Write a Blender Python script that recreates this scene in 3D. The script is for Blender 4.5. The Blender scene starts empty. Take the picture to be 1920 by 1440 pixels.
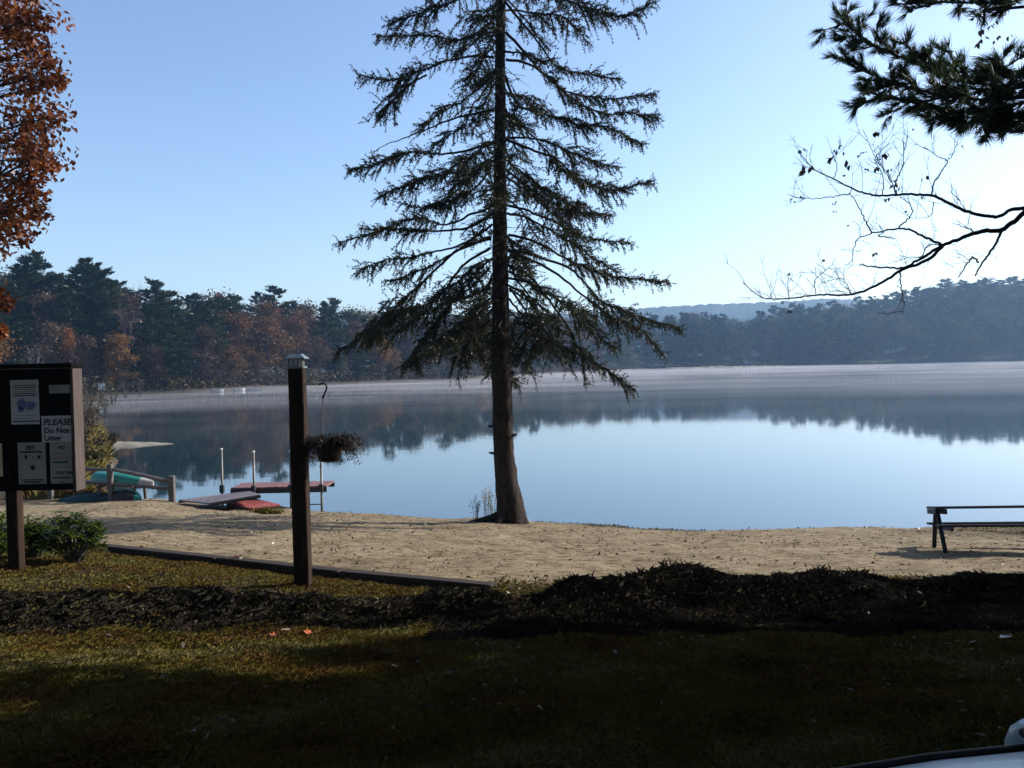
import bpy, math, random
import numpy as np
from mathutils import Vector, Matrix

rnd = random.Random(11)
rng = np.random.default_rng(7)
scene = bpy.context.scene
COL = scene.collection
PI = math.pi

# ---------------------------------------------------------------- camera frame (used to survey positions)
F = 1600.0
CAMZ = 3.7
PITCH = math.atan(36 / F)
ROLL = math.radians(1.25)
_f = np.array([0, math.cos(PITCH), -math.sin(PITCH)])
_u0 = np.array([0, math.sin(PITCH), math.cos(PITCH)])
_r0 = np.array([1.0, 0, 0])
_r = _r0 * math.cos(ROLL) - _u0 * math.sin(ROLL)
_u = _u0 * math.cos(ROLL) + _r0 * math.sin(ROLL)
CAM = np.array([0, 0, CAMZ])


def ray(px, py):
    return _f + _r * ((px - 960) / F) + _u * ((720 - py) / F)


def at(px, py, depth):
    d = ray(px, py)
    return CAM + d * (depth / d[1])


def hor(px):
    return 684 - 0.0218 * (px - 960)


# ---------------------------------------------------------------- noise
def vnoise(x, y, seed=0):
    x = np.asarray(x, float); y = np.asarray(y, float)
    xi = np.floor(x).astype(np.int64); yi = np.floor(y).astype(np.int64)
    xf = x - xi; yf = y - yi
    def h(a, b):
        n = (a * 374761393 + b * 668265263 + seed * 1274126177) & 0xffffffff
        n = ((n ^ (n >> 13)) * 1274126177) & 0xffffffff
        return ((n ^ (n >> 16)) & 0xffff) / 65535.0
    u = xf * xf * (3 - 2 * xf); v = yf * yf * (3 - 2 * yf)
    a = h(xi, yi) * (1 - u) + h(xi + 1, yi) * u
    b = h(xi, yi + 1) * (1 - u) + h(xi + 1, yi + 1) * u
    return (a * (1 - v) + b * v) * 2 - 1


def fbm(x, y, seed=0, n=4):
    s = 0; a = 1.0; t = 0
    for i in range(n):
        s = s + a * vnoise(x * 2 ** i, y * 2 ** i, seed + i); t += a; a *= .5
    return s / t


# ---------------------------------------------------------------- near ground profile
XW = [-140, -71, -45, -30, -21, -16.5, -14, -12, -11, -9.7, -6.07, -4.8, -2.6, -.4, .5, 2.8, 3.9, 8.2, 14, 30, 60, 120]
YW = [260, 150, 92, 62, 44, 35, 29, 24.6, 23.3, 22.9, 22.7, 21.6, 20.7, 20.3, 19.7, 18.7, 18.4, 18.1, 18.5, 23, 40, 90]
TL = None  # timber line


def H(x, y, fine=True):
    x = np.asarray(x, float); y = np.asarray(y, float)
    yw = np.interp(x, XW, YW) + .25 * vnoise(x * .6, x * 0 + 3.3, 5)
    s = yw - y
    zk = np.interp(x, [-60, -13, -9.5, -6, -2.2, 0, 8, 14], [.5, .55, 1.3, 1.64, 1.42, 1.3, 1.25, 1.35])
    L = np.maximum(np.minimum(yw - 9.3, 16), 6)
    t = np.clip(s / L, 0, 1)
    bh = np.interp(x, [-9.2, -7], [.34, .07])
    z = .03 + (zk - .03) * t + bh * np.clip(s / .7, 0, 1) * (1 - t)
    z = np.where(s < 0, np.maximum(.03 + s * .16, -2.2), z)
    w = np.clip((9.3 - y) / 3.3, 0, 1)
    tgt = np.interp(y, [-60, 0, 2, 4, 6, 9.3], [3.2, 2.27, 2.2, 2.05, 1.8, 1.5])
    z = np.where(y < 9.3, z * (1 - w) + tgt * w, z)
    amp = np.interp(x, [-1.2, .1, .6, 1.2, 1.9, 3, 4.3, 7, 10], [.0, .12, .26, .34, .25, .25, .18, .1, 0])
    amp = amp * (1 + .25 * vnoise(x * 2.3, y * 1.5, 21))
    z = z + amp * np.exp(-((y - 7.35) / .7) ** 2)
    ampl = np.interp(x, [-12, -8, -2.2, -.6, 0], [0, .16, .13, .1, 0])
    z = z + ampl * np.exp(-((y - 7.4) / .55) ** 2)
    bed = np.exp(-((y - 7.4) / .8) ** 4) * np.clip((11 - np.abs(x)) / 3, 0, 1)
    if fine: z = z + bed * (.085 * fbm(x * 1.9, y * 2.6, 23, 3) + .03 * fbm(x * 6, y * 6, 24, 2))
    if TL is not None:
        (x0, y0), (x1, y1) = TL
        dx, dy = x1 - x0, y1 - y0; ll = math.hypot(dx, dy)
        u = ((x - x0) * dx + (y - y0) * dy) / (ll * ll)
        d = (-(x - x0) * dy + (y - y0) * dx) / ll
        m = np.clip((u + .02) * 12, 0, 1) * np.clip((1.0 - u) * 40, 0, 1)
        z = z - .12 * m * np.where(d < 0, np.exp(d / .9), 0)
    if fine:
        near = np.clip((40 - np.abs(y)) / 20, 0, 1)
        sandf = np.where(y > 9.3, .75, 1.0)
        z = z + near * sandf * (.035 * fbm(x * 1.1, y * 1.1, 31, 3) + .036 * fbm(x * 3.0, y * 3.0, 37, 3))
        z = z + np.clip((y - 30) / 30, 0, 1) * .3 * fbm(x * .15, y * .15, 3, 3) * np.clip(s / 4, 0, 1)
    return z


def hz(x, y):
    return float(H(np.array([x]), np.array([y]))[0])


def hit(px, py):
    d = ray(px, py)
    t = np.arange(2, 60, .02)
    p = CAM[None, :] + d[None, :] * t[:, None]
    below = p[:, 2] <= H(p[:, 0], p[:, 1])
    i = int(np.argmax(below))
    return p[i]


a_ = hit(205, 1022); b_ = hit(926, 1100)
TL = ((a_[0], a_[1]), (b_[0], b_[1]))

# ---------------------------------------------------------------- materials
def newmat(name):
    m = bpy.data.materials.new(name); m.use_nodes = True
    nt = m.node_tree
    for n in list(nt.nodes): nt.nodes.remove(n)
    return m, nt, nt.nodes, nt.links


def ramp(nodes, stops):
    r = nodes.new('ShaderNodeValToRGB')
    el = r.color_ramp.elements
    el[0].position, el[0].color = stops[0][0], (*stops[0][1], 1)
    el[1].position, el[1].color = stops[-1][0], (*stops[-1][1], 1)
    for p, c in stops[1:-1]:
        e = el.new(p); e.color = (*c, 1)
    return r


def surf(name, c1, c2, scale=6.0, rough=.7, metal=0, bump=.25, bscale=None, stretch=(1, 1, 1), spec=.4, coat=0):
    m, nt, N, L = newmat(name)
    o = N.new('ShaderNodeOutputMaterial'); b = N.new('ShaderNodeBsdfPrincipled')
    tc = N.new('ShaderNodeTexCoord'); mp = N.new('ShaderNodeMapping'); mp.inputs['Scale'].default_value = stretch
    L.new(tc.outputs['Object'], mp.inputs['Vector'])
    n = N.new('ShaderNodeTexNoise'); n.inputs['Scale'].default_value = scale; n.inputs['Detail'].default_value = 6
    n.inputs['Roughness'].default_value = .65
    L.new(mp.outputs[0], n.inputs['Vector'])
    r = ramp(N, [(.32, c1), (.68, c2)])
    L.new(n.outputs['Fac'], r.inputs[0]); L.new(r.outputs[0], b.inputs['Base Color'])
    b.inputs['Roughness'].default_value = rough; b.inputs['Metallic'].default_value = metal
    b.inputs['Specular IOR Level'].default_value = spec
    b.inputs['Coat Weight'].default_value = coat
    if bump:
        n2 = N.new('ShaderNodeTexNoise'); n2.inputs['Scale'].default_value = bscale or scale * 4; n2.inputs['Detail'].default_value = 4
        L.new(mp.outputs[0], n2.inputs['Vector'])
        bm = N.new('ShaderNodeBump'); bm.inputs['Strength'].default_value = bump; bm.inputs['Distance'].default_value = .02
        L.new(n2.outputs['Fac'], bm.inputs['Height']); L.new(bm.outputs[0], b.inputs['Normal'])
    L.new(b.outputs[0], o.inputs[0])
    return m


def leafmat(name, stops, transl=.3, gloss=.04, rough=.4, use_objcol=False, clump=0.0):
    """leaves: colour varies per leaf (island) and by tree"""
    m, nt, N, L = newmat(name)
    o = N.new('ShaderNodeOutputMaterial')
    g = N.new('ShaderNodeNewGeometry')
    r = ramp(N, stops)
    fac = g.outputs['Random Per Island']
    if clump:
        tc = N.new('ShaderNodeTexCoord'); n = N.new('ShaderNodeTexNoise'); n.inputs['Scale'].default_value = clump; n.inputs['Detail'].default_value = 2
        L.new(tc.outputs['Object'], n.inputs['Vector'])
        mx = N.new('ShaderNodeMath'); mx.operation = 'MULTIPLY_ADD'; mx.inputs[1].default_value = .45
        L.new(fac, mx.inputs[0])
        sb = N.new('ShaderNodeMath'); sb.operation = 'MULTIPLY_ADD'; sb.inputs[1].default_value = 1.8; sb.inputs[2].default_value = -.62
        L.new(n.outputs['Fac'], sb.inputs[0]); L.new(sb.outputs[0], mx.inputs[2])
        fac = mx.outputs[0]
    L.new(fac, r.inputs[0])
    col = r.outputs[0]
    if use_objcol:
        oi = N.new('ShaderNodeObjectInfo')
        mm = N.new('ShaderNodeMix'); mm.data_type = 'RGBA'; mm.blend_type = 'MULTIPLY'; mm.inputs[0].default_value = 1
        L.new(col, mm.inputs[6]); L.new(oi.outputs['Color'], mm.inputs[7]); col = mm.outputs[2]
    d = N.new('ShaderNodeBsdfDiffuse'); t = N.new('ShaderNodeBsdfTranslucent'); gl = N.new('ShaderNodeBsdfGlossy')
    gl.inputs['Roughness'].default_value = rough; gl.inputs['Color'].default_value = (.9, .9, .9, 1)
    L.new(col, d.inputs[0]); L.new(col, t.inputs[0])
    m1 = N.new('ShaderNodeMixShader'); m1.inputs[0].default_value = transl
    L.new(d.outputs[0], m1.inputs[1]); L.new(t.outputs[0], m1.inputs[2])
    m2 = N.new('ShaderNodeMixShader'); m2.inputs[0].default_value = gloss
    L.new(m1.outputs[0], m2.inputs[1]); L.new(gl.outputs[0], m2.inputs[2])
    L.new(m2.outputs[0], o.inputs[0])
    return m


M = {}
M['bark'] = surf('spruce_bark', (.008, .006, .005), (.05, .037, .031), 9, .9, bump=1.0, spec=.15, bscale=26, stretch=(1.6, 1.6, .5))
M['bark2'] = surf('grey_bark', (.035, .03, .026), (.11, .1, .09), 10, .9, bump=.6, stretch=(1.5, 1.5, .3))
M['birch'] = surf('pale_bark', (.11, .105, .1), (.26, .25, .235), 6, .8, bump=.2)
M['twig'] = surf('dark_twig', (.012, .010, .010), (.035, .03, .028), 12, .9, bump=.2)
M['spruce'] = leafmat('spruce_needles', [(0, (.013, .02, .011)), (.5, (.026, .036, .016)), (.85, (.05, .05, .02)), (1, (.085, .06, .025))], .25, .03)
M['wpine'] = leafmat('white_pine_needles', [(0, (.016, .04, .026)), (.6, (.03, .06, .03)), (1, (.07, .085, .03))], .45, .04)
M['oak'] = leafmat('oak_leaves', [(0, (.085, .022, .012)), (.35, (.20, .055, .018)), (.75, (.36, .11, .027)), (1, (.48, .19, .045))], .42, .03, .5)
M['farpine'] = leafmat('pine_foliage', [(0, (.008, .016, .009)), (.5, (.022, .042, .015)), (1, (.07, .088, .03))], .2, .02, use_objcol=True, clump=.35)
M['farleaf'] = leafmat('autumn_foliage', [(0, (.16, .16, .16)), (.5, (.5, .5, .5)), (1, (1, 1, 1))], .3, .01, use_objcol=True, clump=.4)
M['deadleaf'] = leafmat('dead_leaf', [(0, (.02, .014, .01)), (1, (.06, .04, .025))], .15, .03)
M['rhodo'] = leafmat('shrub_leaf', [(0, (.016, .036, .008)), (.6, (.05, .09, .012)), (1, (.14, .18, .02))], .4, .07, .25)
M['grassblade'] = leafmat('grass_blade', [(0, (.06, .036, .018)), (.35, (.19, .115, .034)), (.6, (.125, .13, .024)), (1, (.28, .22, .11))], .35, .02, clump=1.3)
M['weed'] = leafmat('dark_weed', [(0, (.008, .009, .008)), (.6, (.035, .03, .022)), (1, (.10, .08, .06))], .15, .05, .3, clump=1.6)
M['litter'] = leafmat('litter_leaf', [(0, (.035, .022, .014)), (.5, (.10, .055, .03)), (.9, (.16, .10, .06)), (1, (.24, .19, .14))], .1, .05)
M['flower'] = leafmat('yellow_weed', [(0, (.05, .05, .03)), (.4, (.3, .2, .04)), (1, (.5, .32, .05))], .3, .02)
M['dried'] = leafmat('dried_plant', [(0, (.010, .008, .007)), (.7, (.028, .020, .017)), (1, (.07, .05, .042))], .15, .02)
M['postwood'] = surf('treated_post_wood', (.012, .008, .006), (.045, .027, .018), 5, .85, spec=.15, bump=.35, bscale=14, stretch=(5, 5, .35))
M['darkwood'] = surf('dark_board_wood', (.005, .005, .005), (.011, .010, .010), 8, .9, bump=.2, spec=.05)
M['paleboard'] = surf('painted_side_board', (.04, .028, .024), (.085, .062, .056), 4, .7, bump=.2, stretch=(4, 4, .5))
M['timber'] = surf('old_timber', (.016, .011, .008), (.05, .034, .024), 6, .85, bump=.5, stretch=(.4, 4, 4))
M['railwood'] = surf('weathered_rail_wood', (.07, .062, .06), (.17, .15, .145), 7, .85, bump=.5, stretch=(.6, 4, 4))
M['table'] = surf('dark_painted_wood', (.010, .014, .022), (.025, .032, .045), 6, .55, bump=.25, stretch=(.3, 4, 4))
M['tableface'] = surf('weathered_grey_wood', (.2, .19, .2), (.4, .39, .4), 6, .7, bump=.25)
M['black'] = surf('black_iron', (.008, .008, .009), (.018, .018, .02), 10, .5, bump=.1)
M['plasticblack'] = surf('black_plastic', (.008, .008, .008), (.013, .013, .013), 10, .45, bump=.05)
M['capmetal'] = surf('pewter_cap', (.16, .22, .26), (.26, .33, .37), 8, .45, metal=.5, bump=.1)
M['frost'] = surf('frosted_glass', (.5, .52, .5), (.72, .74, .72), 12, .25, bump=.1)
M['teal'] = surf('teal_hull', (.02, .19, .16), (.04, .28, .235), 3, .4, bump=.1)
M['tealdark'] = surf('dark_teal_hull', (.004, .024, .028), (.008, .04, .042), 3, .5, bump=.1)
M['boatwhite'] = surf('dull_white_boat', (.34, .35, .36), (.46, .47, .48), 4, .5, bump=.1)
M['white'] = surf('white_paint', (.62, .62, .6), (.8, .8, .78), 4, .5, bump=.1)
M['brownhull'] = surf('dark_brown_tarp', (.022, .018, .014), (.045, .036, .026), 4, .8, bump=.3)
M['deck'] = surf('dock_boards', (.13, .06, .06), (.24, .12, .12), 5, .75, bump=.3, stretch=(4, .6, 1))
M['deckgrey'] = surf('grey_dock_boards', (.15, .13, .14), (.28, .23, .24), 5, .75, bump=.3, stretch=(4, .6, 1))
M['redbox'] = surf('red_float_paint', (.22, .045, .04), (.38, .095, .08), 4, .65, bump=.2)
M['frame'] = surf('dark_dock_frame', (.016, .022, .028), (.04, .05, .055), 6, .7, bump=.2)
M['pole'] = surf('galvanised_pole', (.11, .10, .095), (.2, .19, .18), 8, .5, metal=.3, bump=.1)
M['paper'] = surf('notice_paper', (.5, .5, .5), (.6, .6, .59), 5, .8, bump=.03)
M['papergrey'] = surf('grey_notice_paper', (.30, .30, .27), (.38, .38, .35), 5, .8, bump=.03)
M['papertan'] = surf('tan_notice_paper', (.62, .50, .28), (.75, .62, .36), 5, .8, bump=.03)
M['ink'] = surf('black_ink', (.012, .012, .018), (.02, .02, .03), 20, .7, bump=0)
M['bluein'] = surf('blue_map_ink', (.10, .13, .34), (.2, .24, .45), 30, .7, bump=0)
M['redink'] = surf('red_ink', (.34, .16, .16), (.45, .25, .24), 20, .7, bump=0)
M['carpaint'] = surf('silver_blue_paint', (.50, .58, .64), (.54, .62, .68), 3, .3, metal=.35, bump=0, coat=.5)
M['rubber'] = surf('rubber', (.010, .010, .011), (.02, .02, .021), 20, .6, bump=.1)
M['mirrorglass'] = surf('mirror_glass', (.10, .13, .17), (.12, .15, .19), 3, .12, metal=.9, bump=0)
M['seatcloth'] = surf('grey_seat_cloth', (.03, .03, .032), (.05, .05, .052), 30, .9, bump=.3)
M['glasswin'] = surf('window_glass', (.05, .06, .07), (.08, .09, .1), 3, .08, bump=0, spec=.6)
M['alloy'] = surf('wheel_alloy', (.4, .4, .42), (.5, .5, .52), 5, .35, metal=.9, bump=0)
M['cedar'] = surf('pale_house_boards', (.30, .36, .42), (.42, .48, .54), 2, .8, bump=.1)
M['roof'] = surf('grey_shingles', (.08, .08, .085), (.14, .14, .15), 6, .9, bump=.3)
M['leafo'] = surf('orange_maple_leaf', (.30, .06, .014), (.45, .13, .03), 30, .6, bump=.1)
M['leafp'] = surf('pale_dry_leaf', (.22, .16, .11), (.42, .34, .27), 30, .5, bump=.1)
M['ridge'] = surf('ridge_forest', (.02, .03, .02), (.06, .065, .035), .05, 1, bump=0)
M['farground'] = surf('forest_floor', (.018, .016, .012), (.05, .04, .028), .4, 1, bump=0)
M['spit'] = surf('sandbar_sand', (.15, .135, .10), (.26, .235, .18), 1.5, .9, bump=.3)


def ground_material():
    m, nt, N, L = newmat('ground')
    o = N.new('ShaderNodeOutputMaterial'); b = N.new('ShaderNodeBsdfPrincipled')
    b.inputs['Roughness'].default_value = .95; b.inputs['Specular IOR Level'].default_value = .15
    tc = N.new('ShaderNodeTexCoord'); P = tc.outputs['Object']
    def noise(scale, detail=5, st=(1, 1, 1), rough=.6):
        mp = N.new('ShaderNodeMapping'); mp.inputs['Scale'].default_value = st
        L.new(P, mp.inputs[0])
        n = N.new('ShaderNodeTexNoise'); n.inputs['Scale'].default_value = scale; n.inputs['Detail'].default_value = detail
        n.inputs['Roughness'].default_value = rough
        L.new(mp.outputs[0], n.inputs['Vector']); return n.outputs['Fac']
    def mix(f, a, c, bt='MIX'):
        x = N.new('ShaderNodeMix'); x.data_type = 'RGBA'; x.blend_type = bt
        if isinstance(f, float): x.inputs[0].default_value = f
        else: L.new(f, x.inputs[0])
        L.new(a, x.inputs[6]); L.new(c, x.inputs[7]); return x.outputs[2]
    # sand: tan with footprints mottling and dark flecks of bark
    s1 = ramp(N, [(.3, (.215, .168, .102)), (.55, (.315, .25, .158)), (.75, (.385, .313, .207))]); L.new(noise(1.2, 6), s1.inputs[0])
    s2 = ramp(N, [(.40, (.35, .28, .2)), (.52, (1, 1, 1))]); L.new(noise(7, 6, (.7, 1.3, 1), .72), s2.inputs[0])
    sand = mix(.85, s1.outputs[0], s2.outputs[0], 'MULTIPLY')
    s3 = ramp(N, [(.60, (1, 1, 1)), (.72, (.42, .36, .30))]); L.new(noise(22, 3, (.6, 1.5, 1), .7), s3.inputs[0])
    sand = mix(.8, sand, s3.outputs[0], 'MULTIPLY')
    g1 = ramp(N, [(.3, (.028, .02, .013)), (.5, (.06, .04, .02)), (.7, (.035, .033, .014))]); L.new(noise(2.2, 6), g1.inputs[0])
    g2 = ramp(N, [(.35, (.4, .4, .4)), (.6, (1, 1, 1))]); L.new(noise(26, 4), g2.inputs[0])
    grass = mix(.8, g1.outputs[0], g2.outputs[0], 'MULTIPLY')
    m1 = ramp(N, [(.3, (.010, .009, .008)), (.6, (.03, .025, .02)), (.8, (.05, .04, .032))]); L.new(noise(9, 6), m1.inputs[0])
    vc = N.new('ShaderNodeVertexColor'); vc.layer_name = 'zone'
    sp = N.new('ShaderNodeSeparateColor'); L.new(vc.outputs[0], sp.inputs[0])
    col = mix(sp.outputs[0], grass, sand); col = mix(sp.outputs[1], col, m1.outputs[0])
    # wet rim at the water line
    wet = N.new('ShaderNodeMath'); wet.operation = 'MULTIPLY'; wet.inputs[1].default_value = .55
    L.new(sp.outputs[2], wet.inputs[0])
    dk = N.new('ShaderNodeRGB'); dk.outputs[0].default_value = (.06, .045, .03, 1)
    col = mix(wet.outputs[0], col, dk.outputs[0])
    L.new(col, b.inputs['Base Color'])
    bp = N.new('ShaderNodeBump'); bp.inputs['Strength'].default_value = 1.0; bp.inputs['Distance'].default_value = .07
    L.new(noise(8, 6, (1, 1, 1), .75), bp.inputs['Height']); L.new(bp.outputs[0], b.inputs['Normal'])
    L.new(b.outputs[0], o.inputs[0])
    return m


def water_material():
    m, nt, N, L = newmat('lake_water')
    o = N.new('ShaderNodeOutputMaterial'); b = N.new('ShaderNodeBsdfPrincipled')
    b.inputs['Base Color'].default_value = (.014, .032, .042, 1); b.inputs['Roughness'].default_value = .035
    b.inputs['IOR'].default_value = 1.68
    b.inputs['Specular IOR Level'].default_value = 1.0
    tc = N.new('ShaderNodeTexCoord')
    mp = N.new('ShaderNodeMapping'); mp.inputs['Scale'].default_value = (.5, 1.4, 1); L.new(tc.outputs['Object'], mp.inputs[0])
    n = N.new('ShaderNodeTexNoise'); n.inputs['Scale'].default_value = .8; n.inputs['Detail'].default_value = 3
    L.new(mp.outputs[0], n.inputs['Vector'])
    bp = N.new('ShaderNodeBump'); bp.inputs['Strength'].default_value = .03; bp.inputs['Distance'].default_value = .05
    L.new(n.outputs['Fac'], bp.inputs['Height']); L.new(bp.outputs[0], b.inputs['Normal'])
    L.new(b.outputs[0], o.inputs[0])
    return m


def volume(name, color, density, aniso):
    m, nt, N, L = newmat(name)
    o = N.new('ShaderNodeOutputMaterial'); v = N.new('ShaderNodeVolumePrincipled')
    v.inputs['Color'].default_value = (*color, 1); v.inputs['Density'].default_value = density; v.inputs['Anisotropy'].default_value = aniso
    L.new(v.outputs[0], o.inputs['Volume'])
    return m


# ---------------------------------------------------------------- mesh helpers
def link(me, name, mats, parent=None, loc=None):
    o = bpy.data.objects.new(name, me); COL.objects.link(o)
    if not isinstance(mats, (list, tuple)): mats = [mats]
    if not me.materials:
        for m in mats: me.materials.append(m)
    if parent is not None: o.parent = parent
    if loc is not None: o.location = loc
    return o


def raw(name, V, faces, smooth=False, mi=None):
    """faces: list of int arrays (n,k)"""
    me = bpy.data.meshes.new(name)
    V = np.asarray(V, np.float32)
    me.vertices.add(len(V)); me.vertices.foreach_set('co', V.ravel())
    faces = [np.asarray(f, np.int32) for f in faces if len(f)]
    li = np.concatenate([f.ravel() for f in faces]); tot = np.concatenate([np.full(len(f), f.shape[1], np.int32) for f in faces])
    me.loops.add(len(li)); me.loops.foreach_set('vertex_index', li)
    me.polygons.add(len(tot)); st = np.concatenate([[0], np.cumsum(tot)[:-1]]).astype(np.int32)
    me.polygons.foreach_set('loop_start', st); me.polygons.foreach_set('loop_total', tot)
    if mi is not None: me.polygons.foreach_set('material_index', np.asarray(mi, np.int32))
    me.polygons.foreach_set('use_smooth', np.full(len(tot), smooth))
    me.update(calc_edges=True); me.validate()
    return me


class MB:
    def __init__(self): self.V = []; self.Fq = {}; self.n = 0; self.M = {}; self.mi = 0
    def add(self, V, faces):
        V = np.asarray(V, float).reshape(-1, 3)
        for f in faces:
            self.Fq.setdefault(len(f), []).append([i + self.n for i in f]); self.M.setdefault(len(f), []).append(self.mi)
        self.V.append(V); self.n += len(V)
    def quads(self, V, k):
        """V (m*k,3) consecutive k-gons"""
        V = np.asarray(V, float).reshape(-1, 3); m = len(V) // k
        f = (np.arange(m * k).reshape(m, k) + self.n)
        self.Fq.setdefault(k, []).extend(f.tolist()); self.M.setdefault(k, []).extend([self.mi] * m)
        self.V.append(V); self.n += len(V)
    def box(self, c, s, R=None, taper=1.0, bevel=0):
        hx, hy, hz_ = s[0] / 2, s[1] / 2, s[2] / 2
        P = np.array([[x * hx * (taper if z > 0 else 1), y * hy * (taper if z > 0 else 1), z * hz_] for z in (-1, 1) for y in (-1, 1) for x in (-1, 1)])
        if bevel:
            # chamfer: 24 verts
            b_ = bevel; P = []; idx = {}
            for sx in (-1, 1):
                for sy in (-1, 1):
                    for sz in (-1, 1):
                        for ax in range(3):
                            q = [sx * (hx - b_), sy * (hy - b_), sz * (hz_ - b_)]
                            q[ax] = (sx * hx, sy * hy, sz * hz_)[ax]
                            idx[(sx, sy, sz, ax)] = len(P); P.append(q)
            P = np.array(P); fs = []
            for ax in range(3):
                o1, o2 = [a for a in range(3) if a != ax]
                for s_ in (-1, 1):
                    ring = []
                    for (p, q) in ((-1, -1), (1, -1), (1, 1), (-1, 1)):
                        k = [0, 0, 0]; k[ax] = s_; k[o1] = p; k[o2] = q
                        ring.append(idx[(k[0], k[1], k[2], ax)])
                    fs.append(ring)
                for p in (-1, 1):
                    for q in (-1, 1):
                        ed = []
                        for t in (-1, 1):
                            k = [0, 0, 0]; k[ax] = t; k[o1] = p; k[o2] = q
                            ed.append((idx[(*k, o1)], idx[(*k, o2)]))
                        fs.append([ed[0][0], ed[1][0], ed[1][1], ed[0][1]])
            for sx in (-1, 1):
                for sy in (-1, 1):
                    for sz in (-1, 1):
                        fs.append([idx[(sx, sy, sz, a)] for a in range(3)])
        else:
            fs = [[0, 2, 3, 1], [4, 5, 7, 6], [0, 1, 5, 4], [2, 6, 7, 3], [0, 4, 6, 2], [1, 3, 7, 5]]
        if R is not None: P = P @ np.array(R).T
        self.add(P + np.array(c), fs)
    def beam(self, a, b, w, h, up=(0, 0, 1), bevel=0):
        a = np.array(a, float); b = np.array(b, float); d = b - a; l = np.linalg.norm(d); d /= l
        s = np.cross(d, up); s /= np.linalg.norm(s); u = np.cross(s, d)
        R = np.stack([d, s, u], axis=1)
        self.box((a + b) / 2, (l, w, h), R, bevel=bevel)
    def tube(self, pts, rad, n=6, cap=True):
        pts = np.asarray(pts, float); k = len(pts)
        if np.isscalar(rad): rad = [rad] * k
        T = np.gradient(pts, axis=0); T /= np.linalg.norm(T, axis=1)[:, None] + 1e-9
        ref = np.array([0, 0, 1.0]) if abs(T[0][2]) < .9 else np.array([1.0, 0, 0])
        V = []
        u = np.cross(T[0], ref); u /= np.linalg.norm(u)
        for i in range(k):
            u = u - T[i] * (u @ T[i]); u /= np.linalg.norm(u) + 1e-9
            w = np.cross(T[i], u)
            for j in range(n):
                a = 2 * PI * j / n
                V.append(pts[i] + rad[i] * (math.cos(a) * u + math.sin(a) * w))
        fs = [[i * n + j, i * n + (j + 1) % n, (i + 1) * n + (j + 1) % n, (i + 1) * n + j] for i in range(k - 1) for j in range(n)]
        if cap: fs += [list(range(n))[::-1], [(k - 1) * n + j for j in range(n)]]
        self.add(V, fs)
    def lathe(self, prof, c, n=16, axis='z'):
        V = []
        for r, z in prof:
            for j in range(n):
                a = 2 * PI * j / n; p = (r * math.cos(a), r * math.sin(a), z)
                if axis == 'y': p = (p[0], p[2], p[1])
                V.append(np.array(p) + np.array(c))
        k = len(prof)
        fs = [[i * n + j, i * n + (j + 1) % n, (i + 1) * n + (j + 1) % n, (i + 1) * n + j] for i in range(k - 1) for j in range(n)]
        fs += [list(range(n))[::-1], [(k - 1) * n + j for j in range(n)]]
        self.add(V, fs)
    def mesh(self, name, smooth=False):
        V = np.concatenate(self.V); ks = sorted(self.Fq)
        mi = np.concatenate([self.M[k] for k in ks])
        return raw(name, V, [np.array(self.Fq[k]) for k in ks], smooth, mi)
    def build(self, name, mats, parent=None, smooth=False, loc=None):
        if loc is not None and self.V:
            self.V = [v - np.array(loc) for v in self.V]
        return link(self.mesh(name, smooth), name, mats, parent, loc)


def tag(o, label=None, cat=None, group=None, kind=None):
    if label: o['label'] = label
    if cat: o['category'] = cat
    if group: o['group'] = group
    if kind: o['kind'] = kind
    return o


def empty(name, loc, label=None, cat=None, group=None, rz=0):
    o = bpy.data.objects.new(name, None); COL.objects.link(o); o.location = loc; o.rotation_euler = (0, 0, rz)
    o.empty_display_size = .1
    return tag(o, label, cat, group)


def rel(o, pts): return np.asarray(pts, float) - np.array(o.location)


def leaf_cloud(C, L, W, D=None, N=None, k=3, fold=0.0):
    """leaves at centres C; length L, width W arrays; D direction, N normal (random when None). Returns verts of k-gons"""
    n = len(C)
    if D is None:
        D = rng.normal(size=(n, 3)); D /= np.linalg.norm(D, axis=1)[:, None]
    if N is None: N = rng.normal(size=(n, 3))
    S = np.cross(D, N); S /= np.linalg.norm(S, axis=1)[:, None] + 1e-9
    L = np.broadcast_to(L, (n,))[:, None]; W = np.broadcast_to(W, (n,))[:, None]
    if k == 3:
        P = np.stack([C - S * W * .5, C + S * W * .5, C + D * L], axis=1)
    else:
        P = np.stack([C, C + D * L * .45 + S * W * .5, C + D * L, C + D * L * .45 - S * W * .5], axis=1)
    return P.reshape(-1, 3)


def unit(n):
    v = rng.normal(size=(n, 3)); return v / np.linalg.norm(v, axis=1)[:, None]


def smooth_line(P, n):
    P = np.asarray(P, float)
    if len(P) == 2: P = np.array([P[0], (P[0] + P[1]) / 2, P[1]])
    t = np.concatenate([[0], np.cumsum(np.linalg.norm(np.diff(P, axis=0), axis=1))]); t /= t[-1]
    q = np.linspace(0, 1, n)
    # Catmull-Rom through the points
    out = []
    for v in q:
        i = min(max(int(np.searchsorted(t, v)) - 1, 0), len(P) - 2)
        f = (v - t[i]) / max(t[i + 1] - t[i], 1e-9)
        p0 = P[max(i - 1, 0)]; p1 = P[i]; p2 = P[i + 1]; p3 = P[min(i + 2, len(P) - 1)]
        out.append(.5 * (2 * p1 + (p2 - p0) * f + (2 * p0 - 5 * p1 + 4 * p2 - p3) * f * f + (3 * p1 - p0 - 3 * p2 + p3) * f ** 3))
    return np.array(out)


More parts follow.
